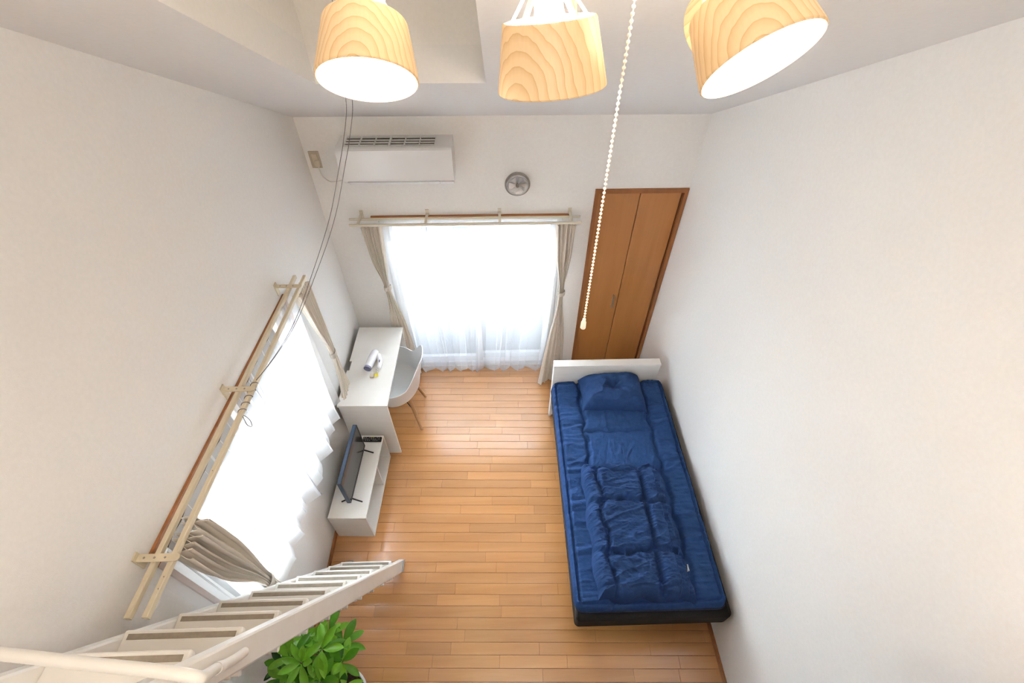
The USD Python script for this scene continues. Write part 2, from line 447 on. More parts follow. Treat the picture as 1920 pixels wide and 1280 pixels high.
# loft floor under the viewer
lf = thing('loft_floor', 'loft platform the ladder climbs to', 'loft', kind='structure')
obj('slab', mbox(XL, XR, YB, 0.10, 2.18, 2.36), WALL, lf)
obj('edge_trim', cbox(XL, XR, 0.10, 0.125, 2.17, 2.375), TRIM, lf)

# floor: planks one by one where they are in view
rng = np.random.default_rng(7)
fl = thing('floor', 'orange-brown strip wood floor', 'floor', kind='structure')
obj('subfloor', mbox(XL - T, XR + T, YB - T, YF + T, -0.14, -0.010), GROOVE, fl)
PW = 0.0757
RUN = rot(-1.75, [0, 0, 1], [0.05, 1.4, 0])                     # the strips were laid a little out of square; their ends run under the walls
rest = []
y = YF + 0.07
while y > YB - 0.05:
    y0 = y - PW
    x = XL - 0.04 - rng.uniform(0, 0.75)
    while x < XR + 0.05:
        ln = rng.choice([0.303, 0.455, 0.606, 0.758, 0.909], p=[0.15, 0.25, 0.25, 0.2, 0.15])
        a, b = max(x, XL - 0.04), min(x + ln, XR + 0.05)
        x += ln
        if b - a < 0.01:
            continue
        g, dz = 0.0007, rng.uniform(0, 0.0004)
        pk = (a + g * 0.6, b - g * 0.6, y0 + g, y - g, -0.0105, -dz)
        if y > 0.40:
            obj('plank', moved(cbox(*pk, c=0.0012), RUN), FLOORS[int(rng.choice(5, p=[0.15, 0.25, 0.27, 0.22, 0.11]))], fl)
        else:
            rest.append(moved(box(*pk), RUN))
    y -= PW
obj('planking', cat_mesh(rest), FLOORS[2], fl, kind='stuff')

# baseboards
obj('baseboard_right', cbox(XR - 0.012, XR, 0.0, YF, 0, 0.05, 0.003), TRIM, kind='structure', label='thin brown baseboard under the bare wall by the bed', cat='baseboard')
obj('baseboard_left', cbox(XL, XL + 0.012, 0.0, YF, 0, 0.05, 0.003), TRIM, kind='structure', label='thin brown baseboard behind the desk and low television board', cat='baseboard')
obj('baseboard_far', cbox(WFX1 + 0.04, DX0 - 0.03, YF - 0.012, YF, 0, 0.05, 0.003), TRIM, kind='structure', label='short brown baseboard between patio window and closet', cat='baseboard')

# far patio window
w1 = thing('window_1', 'wide sliding patio window behind sheer curtains in the end wall', 'window', kind='structure')
fr = mbox(WFX0, WFX1, YF + 0.02, YF + 0.11, 0, WFZ1) - mbox(WFX0 + 0.035, WFX1 - 0.035, YF, YF + 0.2, 0.04, WFZ1 - 0.035)
obj('window_frame', fr, ALU, w1)
mid = (WFX0 + WFX1) / 2
for a, b, yy in ((WFX0 + 0.035, mid + 0.03, YF + 0.04), (mid - 0.03, WFX1 - 0.035, YF + 0.075)):
    s = mbox(a, b, yy, yy + 0.03, 0.04, WFZ1 - 0.035) - mbox(a + 0.05, b - 0.05, yy - 0.1, yy + 0.1, 0.11, WFZ1 - 0.09)
    sp = obj('sash', s, ALU, w1)
    obj('pane', mbox(a + 0.045, b - 0.045, yy + 0.012, yy + 0.017, 0.105, WFZ1 - 0.085), GLASS, w1)
cz = mbox(WFX0 - 0.03, WFX1 + 0.03, YF - 0.012, YF + 0.02, 0, WFZ1 + 0.018) - mbox(WFX0, WFX1, YF - 0.1, YF + 0.1, -0.1, WFZ1)
obj('casing', cz, WHITEE, w1)
obj('head_casing', cbox(WFX0 - 0.05, WFX1 + 0.05, YF - 0.016, YF, WFZ1 + 0.018, WFZ1 + 0.034, 0.002), TRIM, w1)

# left window
w2 = thing('window_2', 'waist-high sliding window behind the curtains over the ladder', 'window', kind='structure')
fr = yz_prism(win_poly(0), XL - 0.11, XL - 0.02) - yz_prism(win_poly(0.03), XL - 0.2, XL)
obj('window_frame', fr, ALU, w2)
mid = (WLY0 + WLY1) / 2
for a, b, xx in ((WLY0, mid + 0.025, XL - 0.055), (mid - 0.025, WLY1, XL - 0.095)):
    clip = mbox(xx - 0.2, xx + 0.2, a, b, 0, 3)
    s = yz_prism(win_poly(0.03), xx, xx + 0.03) - (yz_prism(win_poly(0.07), xx - 0.1, xx + 0.1) ^ mbox(xx - 0.2, xx + 0.2, a + 0.04, b - 0.04, 0, 3))
    obj('sash', s ^ clip, ALU, w2)
    obj('pane', yz_prism(win_poly(0.066), xx + 0.012, xx + 0.017) ^ mbox(xx - 0.2, xx + 0.2, a + 0.036, b - 0.036, 0, 3), GLASS, w2)
obj('casing', yz_prism(win_poly(-0.022), XL - 0.02, XL + 0.012) - yz_prism(win_poly(0), XL - 0.1, XL + 0.1), TRIM, w2)

# closet: two folding leaves in a wood frame
d1 = thing('door_1', 'orange-brown wooden folding closet door in the end wall', 'closet door', kind='structure')
df = mbox(DX0, DX1, YF - 0.012, YF + 0.085, 0, DZ) - mbox(DX0 + 0.028, DX1 - 0.028, YF - 0.1, YF + 0.2, -0.1, DZ - 0.035)
obj('door_frame', df, DOORF, d1)
obj('back_panel', mbox(DX0 + 0.02, DX1 - 0.02, YF + 0.07, YF + 0.085, 0, DZ - 0.02), DARKGAP, d1)
dm = (DX0 + DX1) / 2 - 0.002
lf1 = obj('door_leaf', cbox(DX0 + 0.031, dm - 0.003, YF + 0.012, YF + 0.042, 0.012, DZ - 0.040), DOORW, d1)
obj('door_leaf', cbox(dm + 0.003, DX1 - 0.040, YF + 0.012, YF + 0.042, 0.012, DZ - 0.040), DOORW, d1)
hx = dm - 0.045
hm = cat_mesh([rbox(hx - 0.008, hx + 0.008, YF - 0.014, YF - 0.005, 0.80, 0.95, 0.004, 10), cyl(0.005, (hx, YF - 0.008, 0.81), (hx, YF + 0.013, 0.81), 10), cyl(0.005, (hx, YF - 0.008, 0.94), (hx, YF + 0.013, 0.94), 10)])
obj('handle', hm, STEELD, lf1, smooth=40, label='dull metal pull handle')

# outside: balcony and a neighbouring block
ba = thing('balcony', 'grey balcony with a solid parapet outside the patio window', 'balcony', kind='structure')
obj('balcony_floor', mbox(XL - 0.6, XR + 0.6, YF + T, YF + 1.25, -0.25, -0.06), CONCR, ba)
obj('parapet', mbox(XL - 0.6, XR + 0.6, YF + 1.12, YF + 1.25, -0.06, 0.95), PARAPET, ba)
obj('coping', cbox(XL - 0.6, XR + 0.6, YF + 1.10, YF + 1.27, 0.95, 1.0, 0.01), CONCR, ba)
obj('partition', mbox(XR - 0.02, XR + 0.05, YF + T, YF + 1.12, -0.06, 1.9), PARAPET, ba)
nb = thing('neighbour_building', 'pale rendered building across the street seen dimly through the sheer', 'building', loc=(2.2, 9.5, -3))
obj('wall', mbox(-2.6, 2.8, 0, 4, 0, 6.2), HOUSE, nb)
for i in range(2):
    for j in range(2):
        obj('house_window', cbox(-2.0 + 2.2 * i, -0.9 + 2.2 * i, -0.05, 0.05, 1.0 + 2.6 * j, 2.2 + 2.6 * j, 0.01), HOUSEW, nb)
obj('roof', cbox(-2.8, 3.0, -0.25, 4.2, 6.2, 6.4, 0.03), CONCR, nb)
obj('unseen_house', mbox(-8.0, -4.2, -5.5, 7.5, -3.0, 4.6), HOUSE, kind='structure', label='unseen pale house outside the side window, placed to cut daylight on the bare wall', cat='building')  # unseen house, placed to dim the daylight through the side window
obj('ground', mbox(-60, 60, -60, 60, -3.3, -3.0), HOUSE, kind='structure', label='street level ground far below the windows', cat='ground')

# ------------------------------------------------------------------ bed
BX0, BX1, BY0, BY1 = 0.437, 1.418, 0.775, 2.60
bed = thing('bed', 'single bed with black base and white headboard along the bare wall', 'bed')
base = rbox(BX0, BX1, BY0, BY1, 0.33, 0.497, 0.03, 24)
obj('bed_base', base, BLACKF, bed, smooth=40)
for yy in (1.38, 2.0):
    obj('base_seam', box(BX0 - 0.001, BX0 + 0.02, yy, yy + 0.006, 0.365, 0.465), BLACKP, bed)
for xx in (BX0 + 0.09, BX1 - 0.09):
    for yy in (BY0 + 0.12, (BY0 + BY1) / 2, BY1 - 0.08):
        obj('leg', cyl(0.024, (xx, yy, 0.0), (xx, yy, 0.34), 16, 0.028), BLACKP, bed, smooth=40)
hb = thing('headboard', parent=bed, label='white boxy headboard with a flat top')
obj('front_panel', cbox(0.443, 1.345, 2.612, 2.630, 0.05, 0.735, 0.002), WHITEB, hb)
obj('top_panel', cbox(0.441, 1.347, 2.610, 2.682, 0.735, 0.753, 0.002), WHITEE, hb)
obj('side_panel', cbox(0.443, 0.461, 2.630, 2.680, 0.0, 0.735, 0.002), WHITEE, hb)
obj('side_panel', cbox(1.327, 1.345, 2.630, 2.680, 0.0, 0.735, 0.002), WHITEE, hb)
obj('back_panel', cbox(0.461, 1.327, 2.668, 2.680, 0.0, 0.735, 0.002), WHITEB, hb)


def sstep(a, b, x):
    t = np.clip((x - a) / (b - a), 0, 1)
    return t * t * (3 - 2 * t)


def fb(x, y, s, seed, oct_=4):
    return meshkit.fbm(np.stack([x * s, y * s, np.zeros_like(x) + seed * 3.7], -1), oct_, seed)


def ridged(x, y, sx, sy, seed):
    w = fb(x, y, 5, seed + 50, 3) - 0.5
    n = meshkit.fbm(np.stack([x * sx + w * 1.6, y * sy + w * 1.6, np.zeros_like(x) + seed], -1), 3, seed)
    return (1 - np.clip(np.abs(2 * n - 1) * 1.6, 0, 1)) ** 1.5


def groove(d, w):
    return np.exp(-(d / w) ** 2)


def closed_height(X, Y, Zt, zb):
    """A closed padded body: top surface over a flat underside that share their border."""
    top = np.stack([X, Y, Zt], -1)
    bot = np.stack([X, Y, np.full_like(X, zb)], -1)
    nr, nc = X.shape
    f = grid_faces(nr, nc)
    N = nr * nc
    rim = np.r_[np.arange(nc), np.arange(1, nr) * nc + nc - 1, (nr - 1) * nc + np.arange(nc - 2, -1, -1), np.arange(nr - 2, 0, -1) * nc]
    nx = np.roll(rim, -1)
    side = np.vstack([np.stack([rim, rim + N, nx + N], 1), np.stack([rim, nx + N, nx], 1)])
    m = trimesh.Trimesh(np.vstack([top.reshape(-1, 3), bot.reshape(-1, 3)]), np.vstack([f, f[:, ::-1] + N, side]), process=False)
    if m.volume < 0:
        m.invert()
    return m


def edge_space(n, power=0.75):
    s = np.linspace(-1, 1, n)
    return 0.5 + 0.5 * np.sign(s) * (1 - (1 - np.abs(s)) ** (1 / power))


# futon on the base
FX0, FX1, FY0, FY1, FZ = 0.430, 1.388, 0.818, 2.605, 0.497
U, V = np.meshgrid(edge_space(130, 0.8), edge_space(250, 0.8))
rc = 0.06
X = FX0 + (FX1 - FX0) * U
Y = FY0 + (FY1 - FY0) * V


def round_corners(X, Y, x0, x1, y0, y1, rc):
    cx, cy = np.clip(X, x0 + rc, x1 - rc), np.clip(Y, y0 + rc, y1 - rc)
    dx, dy = X - cx, Y - cy
    k = np.where((dx != 0) & (dy != 0), np.maximum(np.abs(dx), np.abs(dy)) / np.maximum(np.hypot(dx, dy), 1e-9), 1.0)
    return cx + dx * k, cy + dy * k


X, Y = round_corners(X, Y, FX0, FX1, FY0, FY1, rc)
ed = np.minimum(np.minimum(U * (FX1 - FX0), (1 - U) * (FX1 - FX0)), np.minimum(V, 1 - V) * (FY1 - FY0))
edge = np.sqrt(np.clip(1 - (1 - np.clip(ed / 0.03, 0, 1)) ** 2, 0, 1))
wob = 0.010 * np.sin(V * 42) + 0.008 * np.sin(V * 75 + 1)
sl, sr = 0.235 + wob, 0.79 - wob
g = groove(U - sl, 0.016) + groove(U - sr, 0.016)
inner = sstep(0.2, 0.25, U) * (1 - sstep(0.77, 0.81, U))
for vv in (0.93, 0.715, 0.48, 0.24):
    g += 0.8 * groove(V - vv - 0.005 * np.sin(U * 40), 0.009) * inner
for vv in (0.86, 0.60, 0.34):
    g += 0.35 * groove(V - vv - 0.008 * np.sin(U * 30), 0.014) * (1 - inner)
g += 0.9 * groove(ed - 0.035, 0.008)
puff = 0.026 * (1 - np.clip(g, 0, 1)) - 0.008 * np.clip(g, 0, 1)
wr = (0.017 * (ridged(X, Y, 3, 15, 3) - 0.45) + 0.009 * (ridged(X, Y, 4, 34, 4) - 0.45)) * (1 - inner) + 0.011 * (ridged(X, Y, 13, 7, 5) - 0.45) * inner
wr += 0.008 * (fb(X, Y, 5, 9) - 0.5)
near = np.exp(-((U - sl) / 0.05) ** 2) + np.exp(-((U - sr) / 0.05) ** 2)
wr += 0.008 * near * (ridged(X, Y, 8, 42, 11) - 0.45)
Z = FZ + 0.002 + edge * (0.050 + puff + wr)
futon = obj('futon', closed_height(X, Y, Z, FZ), BLUE, smooth=True, label='navy quilted futon spread flat over the black bed base', cat='futon')
pp = []
for t in np.linspace(0, 1, 161)[:-1]:
    # border of the futon, walked round its rounded rectangle
    a = t * 2 * PI
    c, s = math.cos(a), math.sin(a)
    k = 1 / max(abs(c), abs(s))
    px, py = round_corners(np.array((FX0 + FX1) / 2 + c * k * (FX1 - FX0) / 2), np.array((FY0 + FY1) / 2 + s * k * (FY1 - FY0) / 2), FX0, FX1, FY0, FY1, rc)
    pp.append((float(px), float(py), FZ + 0.012))
obj('piping', tube(pp + pp[:1], 0.007, 8, caps=False), PIPING, futon, smooth=True, label='dark piped edge')

# pillow
n = 70
U, V = np.meshgrid(edge_space(n, 0.8), edge_space(n, 0.8))
c00, c10, c11, c01 = np.array([0.662, 2.285]), np.array([1.190, 2.258]), np.array([1.190, 2.632]), np.array([0.660, 2.612])
bl = (c00 * ((1 - U) * (1 - V))[..., None] + c10 * (U * (1 - V))[..., None] + c11 * (U * V)[..., None] + c01 * ((1 - U) * V)[..., None])
ctr = bl.reshape(-1, 2).mean(0)
su, sv = 2 * U - 1, 2 * V - 1
pin = 1 - 0.05 * ((1 - su ** 2) * sv ** 2 + (1 - sv ** 2) * su ** 2)
bl = ctr + (bl - ctr) * pin[..., None]
h = 0.150 * (np.clip(1 - su ** 6, 0, 1) * np.clip(1 - sv ** 6, 0, 1)) ** 0.6
rr = np.hypot(su * 1.0, sv * 1.2)
ang = np.arctan2(sv, su)
h -= 0.045 * np.exp(-(rr / 0.2) ** 2) + 0.010 * np.exp(-(rr / 0.5) ** 2) * (0.5 + 0.5 * np.cos(ang * 7))
h += 0.012 * (ridged(bl[..., 0], bl[..., 1], 8, 10, 21) - 0.45) * np.clip(h / 0.05, 0, 1)
base_z = FZ + 0.066
pil = obj('pillow', closed_height(bl[..., 0], bl[..., 1], base_z + np.clip(h, 0.004, 1), base_z - 0.012), BLUE2, smooth=True, label='navy pillow with a tufted centre at the head of the bed', cat='pillow')
obj('care_tag', moved(box(-0.024, 0.024, -0.008, 0.008, -0.0008, 0.0008), trans(1.128, 2.256, base_z + 0.006) @ rot(-4, [0, 0, 1])), TAGW, pil, label='small white sewn tag')

# comforter folded on the foot end
U, V = np.meshgrid(edge_space(190, 0.85), edge_space(250, 0.85))
c00, c10, c11, c01 = np.array([0.567, 0.860]), np.array([1.180, 0.848]), np.array([1.160, 1.752]), np.array([0.575, 1.758])
P = (c00 * ((1 - U) * (1 - V))[..., None] + c10 * (U * (1 - V))[..., None] + c11 * (U * V)[..., None] + c01 * ((1 - U) * V)[..., None])
X, Y = P[..., 0].copy(), P[..., 1].copy()
X += 0.008 * np.sin(V * 19 + 0.5) * (1 - U) * np.exp(-(U / 0.18) ** 2) + 0.010 * np.sin(V * 31) * np.exp(-((1 - U) / 0.1) ** 2)
Y += 0.012 * np.sin(U * 17) * np.exp(-(V / 0.1) ** 2) + 0.008 * np.sin(U * 23 + 1) * np.exp(-((1 - V) / 0.1) ** 2)
ed = np.minimum(np.minimum(U * 0.6, (1 - U) * 0.6), np.minimum(V, 1 - V) * 0.9)
edge = np.clip(1 - (1 - np.clip(ed / 0.065, 0, 1)) ** 2.4, 0, 1) ** 0.5
w1_ = fb(X, Y, 6, 31) - 0.5
suU = 0.69 - 0.05 * (1 - V) + 0.03 * w1_
su2 = 0.17 + 0.02 * np.sin(V * 20) + 0.04 * w1_
g = groove(U - suU, 0.030) + 0.7 * groove(U - su2, 0.022)
for vv, k in ((0.67, 1.0), (0.29, 1.0), (0.93, 0.6)):
    g += k * groove(V - vv - 0.014 * np.sin(U * 9 + vv * 7) - 0.008 * np.sin(U * 31), 0.020)
g = np.clip(g, 0, 1.1)
foldr = 0.030 * (1 - sstep(0.83, 0.845, U + 0.02 * w1_)) + 0.026 * (1 - sstep(0.905, 0.92, U + 0.03 * w1_))
foot = 0.020 * sstep(0.055, 0.075, V + 0.03 * w1_)
ca, sa = math.cos(0.28), math.sin(0.28)
ribs = 0.013 * (ridged(X * ca + Y * sa, Y * ca - X * sa, 5, 21, 41) - 0.45) + 0.011 * (ridged(X * ca - Y * sa, Y * ca + X * sa, 6, 24, 43) - 0.45)
ribs += 0.005 * (ridged(X, Y, 9, 40, 47) - 0.45) + 0.003 * (ridged(X * 0.7 + Y * 0.7, Y * 0.7 - X * 0.7, 50, 14, 48) - 0.45)
nearg = np.clip(groove(U - suU, 0.06) + groove(U - su2, 0.06) + groove(V - 0.67, 0.06) + groove(V - 0.29, 0.06) + groove(U, 0.12), 0, 1)
ribs += 0.012 * nearg * (ridged(X, Y, 12, 44, 53) - 0.45)
Z = FZ + 0.045 + edge * (0.050 + 0.046 * (1 - g) ** 1.0 - 0.004 * g + foldr + foot + ribs + 0.012 * (fb(X, Y, 4, 61) - 0.5))
com = obj('comforter', closed_height(X, Y, Z, FZ + 0.042), BLUE2, smooth=True, label='rumpled navy comforter folded on the foot of the bed', cat='comforter')
obj('care_tag', moved(box(-0.003, 0.003, -0.02, 0.02, -0.012, 0.012), trans(1.165, 1.03, FZ + 0.115) @ rot(20, [0, 1, 0])), TAGW, com, label='small white label on the edge')

# ------------------------------------------------------------------ desk, chair, things on the desk
DK = (-1.095, 2.708)
desk = thing('desk', 'narrow white desk with panel ends in the corner by the patio window', 'desk', (DK[0], DK[1], 0), -1.0)
top = m3.Manifold.hull_points(np.array([(x, y, z) for x in (-0.197, 0.197) for y in (-0.436, 0.436) for z in (0.70, 0.7195)], float)) - mbox(-0.25, -0.180, -0.07, 0.03, 0.6, 0.8)
obj('desktop', top, WHITEB, desk)
obj('edge_band', cbox(0.197, 0.1985, -0.436, 0.436, 0.70, 0.7195, 0.0004), WHITEE, desk)
obj('side_panel', cbox(-0.19, 0.194, -0.434, -0.416, 0, 0.70, 0.0015), WHITEB, desk)
obj('side_panel', cbox(-0.19, 0.194, 0.416, 0.434, 0, 0.70, 0.0015), WHITEB, desk)
obj('back_panel', cbox(-0.15, -0.135, -0.416, 0.416, 0.35, 0.70, 0.0015), WHITEB, desk)
obj('cable_grommet', cbox(-0.181, -0.176, -0.07, 0.03, 0.702, 0.7205, 0.001), STRIP, desk)

# hair dryer lying on the desk
hd_ = thing('hair_dryer', 'small white folding hair dryer lying on the desk', 'hair dryer', (-1.065, 2.70, 0.7195), 0)
ax = np.array([0.03, 0.165, 0]) / np.linalg.norm([0.03, 0.165, 0])
a0, a1 = np.array([-0.045, -0.060, 0.036]), np.array([-0.010, 0.125, 0.036])
barrel = lathe([(0, 0.0), (0.030, 0.0), (0.033, 0.012), (0.0345, 0.06), (0.035, 0.13), (0.033, 0.165), (0.027, 0.182), (0.015, 0.190), (0, 0.191)], 28)
obj('barrel', moved(barrel, frame_to(a1 - a0, a0)), DRYER, hd_, smooth=50)
noz = lathe([(0.0, -0.004), (0.024, -0.004), (0.029, -0.018), (0.031, -0.018), (0.0305, 0.0), (0.0, 0.0)], 28)
obj('nozzle', moved(noz, frame_to(a1 - a0, a0)), DRYERG, hd_, smooth=50, label='dark air outlet ring')
hs = [m3.Manifold.sphere(r, 20).translate(p) for r, p in ((0.024, (0.018, 0.075, 0.026)), (0.021, (0.040, 0.02, 0.022)), (0.018, (0.040, -0.045, 0.019)))]
obj('handle', m3.Manifold.batch_hull(hs[:2]) + m3.Manifold.batch_hull(hs[1:]), DRYER, hd_, smooth=50)
obj('switch', rbox(0.036, 0.046, -0.01, 0.015, 0.038, 0.046, 0.003, 10), DRYERG, hd_)
cp = [(0.040, -0.060, 0.016)]
for i in range(60):
    a = i / 60 * 2 * PI * 3
    cp.append((0.018 + 0.016 * math.cos(a) + 0.004 * math.sin(i), -0.085 + 0.022 * math.sin(a), 0.006 + 0.010 * i / 60))
cp.append((-0.005, -0.115, 0.008))
obj('cord', tube(curve(cp, 140), 0.0032, 8), CABLEW, hd_, smooth=True)
obj('plug', rbox(-0.022, 0.012, -0.150, -0.112, 0.0, 0.020, 0.005, 12), OUTLETW, hd_, smooth=40)
obj('warning_tag', moved(box(-0.014, 0.014, -0.016, 0.016, -0.0006, 0.0006), trans(0.030, -0.125, 0.012) @ rot(12, [1, 0, 0]) @ rot(15, [0, 0, 1])), YELLOW, hd_, label='small yellow paper tag')

# shell chair
ch = thing('armchair', 'white shell armchair on splayed beech legs tucked under the desk', 'chair', (-0.925, 2.705, 0), 180)
nr_, nt = 40, 120
th = np.linspace(0, 2 * PI, nt + 1)
r_ = np.linspace(0, 1, nr_)
R_, TH = np.meshgrid(r_, th, indexing='ij')
ab = np.abs((TH + PI) % (2 * PI) - PI)                          # 0 front ... pi back
rise = 0.012 + 0.185 * sstep(0.75, 1.45, ab) + 0.215 * sstep(2.0, 2.75, ab) - 0.03 * groove(ab, 0.5)
outR = 0.245 + 0.045 * groove(ab - 1.50, 0.6) - 0.020 * groove(ab - PI, 0.7)
lift = np.clip((R_ - 0.50) / 0.50, 0, 1)
zz = 0.425 + rise * lift ** 1.35 - 0.020 * (1 - np.clip(R_ / 0.6, 0, 1) ** 2)
side_k = sstep(0.6, 1.3, ab)
prof_ = np.where(R_ < 0.58, R_ / 0.58 * (0.86 - 0.20 * (1 - side_k)), (0.86 - 0.20 * (1 - side_k)) + (0.14 + 0.20 * (1 - side_k)) * ((R_ - 0.58) / 0.42))
rad = outR * prof_
xs = rad * np.cos(TH) - 0.045 * lift ** 2 * sstep(2.0, 2.8, ab)
ys = rad * np.sin(TH)
seatP = np.stack([xs, ys, zz], -1)
obj('seat_shell', shell(seatP, 0.006), SHELL, ch, smooth=60)
for sx, sy, fx, fy in ((0.10, 0.10, 0.205, 0.185), (0.10, -0.10, 0.205, -0.185), (-0.10, 0.10, -0.175, 0.19), (-0.10, -0.10, -0.175, -0.19)):
    obj('leg', cyl(0.0135, (fx, fy, 0), (sx, sy, 0.392), 16, 0.0190), BEECH, ch, smooth=40)
br = []
for (a, b) in (((0.15, 0.14, 0.21), (-0.105, -0.105, 0.372)), ((0.15, -0.14, 0.21), (-0.105, 0.105, 0.372)), ((-0.137, 0.145, 0.21), (0.105, -0.105, 0.372)), ((-0.137, -0.145, 0.21), (0.105, 0.105, 0.372))):
    br.append(cyl(0.004, a, b, 8))
br.append(rbox(-0.115, 0.115, -0.115, 0.115, 0.374, 0.394, 0.008, 10))
obj('under_frame', cat_mesh(br), BLACKP, ch, smooth=40, label='black metal bracing under the seat')

# ------------------------------------------------------------------ low board with the television
tvs = thing('television_board', 'low white open-fronted board against the side wall', 'television stand', (-1.152, 1.888, 0), -2.0)
w_, l_, hgt, t_ = 0.142, 0.356, 0.34, 0.015
obj('top_board', cbox(-w_, w_, -l_, l_, hgt - t_, hgt, 0.0015), WHITEB, tvs)
obj('bottom_board', cbox(-w_, w_, -l_, l_, 0.0, t_, 0.0015), WHITEB, tvs)
obj('side_board', cbox(-w_, w_, -l_, -l_ + t_, t_, hgt - t_, 0.001), WHITEB, tvs)
obj('side_board', cbox(-w_, w_, l_ - t_, l_, t_, hgt - t_, 0.001), WHITEB, tvs)
obj('back_board', cbox(-w_, -w_ + 0.006, -l_ + t_, l_ - t_, t_, hgt - t_, 0.001), WHITEB, tvs)
obj('divider', cbox(-w_ + 0.006, w_ - 0.008, 0.075, 0.088, t_, hgt - t_, 0.001), WHITEE, tvs)
obj('shelf', cbox(-w_ + 0.006, w_ - 0.06, -l_ + t_, 0.075, 0.17, 0.183, 0.001), WHITEE, tvs)

tv = thing('television', 'small black flat television on v-shaped feet on the low board', 'television', (-1.142, 1.868, hgt), -2.0)
tw, tz0, tz1 = 0.246, 0.056, 0.362
obj('cabinet', rbox(-0.016, 0.014, -tw, tw, tz0, tz1, 0.006, 12), TVBLUE, tv, smooth=40)
obj('rear_housing', rbox(-0.042, -0.010, -tw * 0.62, tw * 0.62, tz0 + 0.02, tz1 - 0.12, 0.010, 12), BLACKP, tv, smooth=40)
obj('bezel', mbox(0.0135, 0.0165, -tw + 0.002, tw - 0.002, tz0 + 0.002, tz1 - 0.002) - mbox(0, 0.1, -tw + 0.011, tw - 0.011, tz0 + 0.020, tz1 - 0.010), BLACKP, tv)
obj('screen', mbox(0.0136, 0.0150, -tw + 0.010, tw - 0.010, tz0 + 0.019, tz1 - 0.009), SCREEN, tv)
for s in (-1, 1):
    yy = s * 0.205
    f = cat_mesh([cyl(0.0055, (0.0, yy, tz0 + 0.006), (0.080, yy + 0.004 * s, 0.006), 10), cyl(0.0055, (0.0, yy, tz0 + 0.006), (-0.075, yy + 0.004 * s, 0.006), 10)])
    obj('foot', f, BLACKP, tv, smooth=40)
cb = [(-0.036, -0.09, 0.16), (-0.062, -0.10, 0.12), (-0.075, -0.07, 0.05), (-0.085, -0.02, 0.006), (-0.09, 0.05, 0.006), (-0.080, 0.10, 0.006)]
obj('power_cable', tube(curve(cb, 40), 0.003, 8), CABLEW, tv, smooth=True, label='white cable behind the screen')

rem = thing('remote_control', 'black remote control at the far end of the low board', 'remote control', (-1.085, 2.198, hgt), -2)
obj('body', rbox(-0.078, 0.078, -0.0225, 0.0225, 0, 0.017, 0.006, 12), BLACKP, rem, smooth=40)
rb = np.random.default_rng(3)
for i in range(9):
    for j in range(3):
        obj('button', cbox(-0.066 + i * 0.0155 - 0.004, -0.066 + i * 0.0155 + 0.004, -0.012 + j * 0.012 - 0.003, -0.012 + j * 0.012 + 0.003, 0.0165, 0.0185, 0.001), YELLOW if (i in (4, 5) and j == 2) else BUTTON if (i + j) % 4 else BLACKP, rem)

# ------------------------------------------------------------------ air conditioner, outlet, vent
ac = thing('air_conditioner', 'white wall air conditioner high on the end wall', 'air conditioner', (0, 0, 0))
ax0, ax1, ay0, ay1, az0, az1 = -1.050, -0.299, YF - 0.205, YF - 0.001, 2.150, 2.418
hullp = []
for x in (ax0, ax1):
    hullp += [(x, ay1, az0 + 0.02), (x, ay1, az1), (x, ay0 + 0.03, az1), (x, ay0 + 0.012, az1 - 0.006), (x, ay0 + 0.012, az0 + 0.04), (x, ay0 + 0.05, az0)]
body = m3.Manifold.hull_points(np.array(hullp, float))
body = body - mbox(ax0 + 0.045, ax1 - 0.115, ay0 + 0.042, ay1 - 0.02, az1 - 0.014, az1 + 0.05)
obj('casing', body, ACW, ac, smooth=20)
obj('dark_recess', mbox(ax0 + 0.044, ax1 - 0.114, ay0 + 0.041, ay1 - 0.019, az1 - 0.015, az1 - 0.012), ACDARK, ac)  # dark sheet puts the shade of the grille recess into colour
gx0, gx1, gy0, gy1 = ax0 + 0.045, ax1 - 0.115, ay0 + 0.042, ay1 - 0.02
for i in range(1, 6):
    gx = gx0 + (gx1 - gx0) * i / 6
    w = 0.0065 if i == 3 else 0.003
    obj('grille_bar', mbox(gx - w, gx + w, gy0, gy1, az1 - 0.010, az1), ACW, ac)
for i, fy in enumerate((0.16, 0.42, 0.68)):
    yy = gy0 + (gy1 - gy0) * fy
    obj('grille_bar', mbox(gx0, gx1, yy - 0.004, yy + 0.004, az1 - 0.009, az1 - 0.001), ACW, ac)
pf = []
for x in (ax0 - 0.001, ax1 + 0.001):
    pf += [(x, ay0 + 0.014, az1 - 0.004), (x, ay0, az1 - 0.012), (x, ay0 - 0.002, az0 + 0.06), (x, ay0 + 0.006, az0 + 0.038), (x, ay0 + 0.014, az0 + 0.038)]
obj('front_panel', m3.Manifold.hull_points(np.array(pf, float)), ACW, ac, smooth=30)
lv = []
for x in (ax0 + 0.03, ax1 - 0.10):
    lv += [(x, ay0 + 0.002, az0 + 0.034), (x, ay0 + 0.012, az0 + 0.036), (x, ay0 + 0.050, az0 - 0.004), (x, ay0 + 0.042, az0 - 0.006)]
obj('louver', m3.Manifold.hull_points(np.array(lv, float)), PLASTW, ac, smooth=20)
lv = []
for x in (ax1 - 0.096, ax1 - 0.004):
    lv += [(x, ay0 + 0.002, az0 + 0.034), (x, ay0 + 0.012, az0 + 0.036), (x, ay0 + 0.050, az0 - 0.004), (x, ay0 + 0.042, az0 - 0.006)]
obj('control_cover', m3.Manifold.hull_points(np.array(lv, float)), PLASTW, ac, smooth=20)
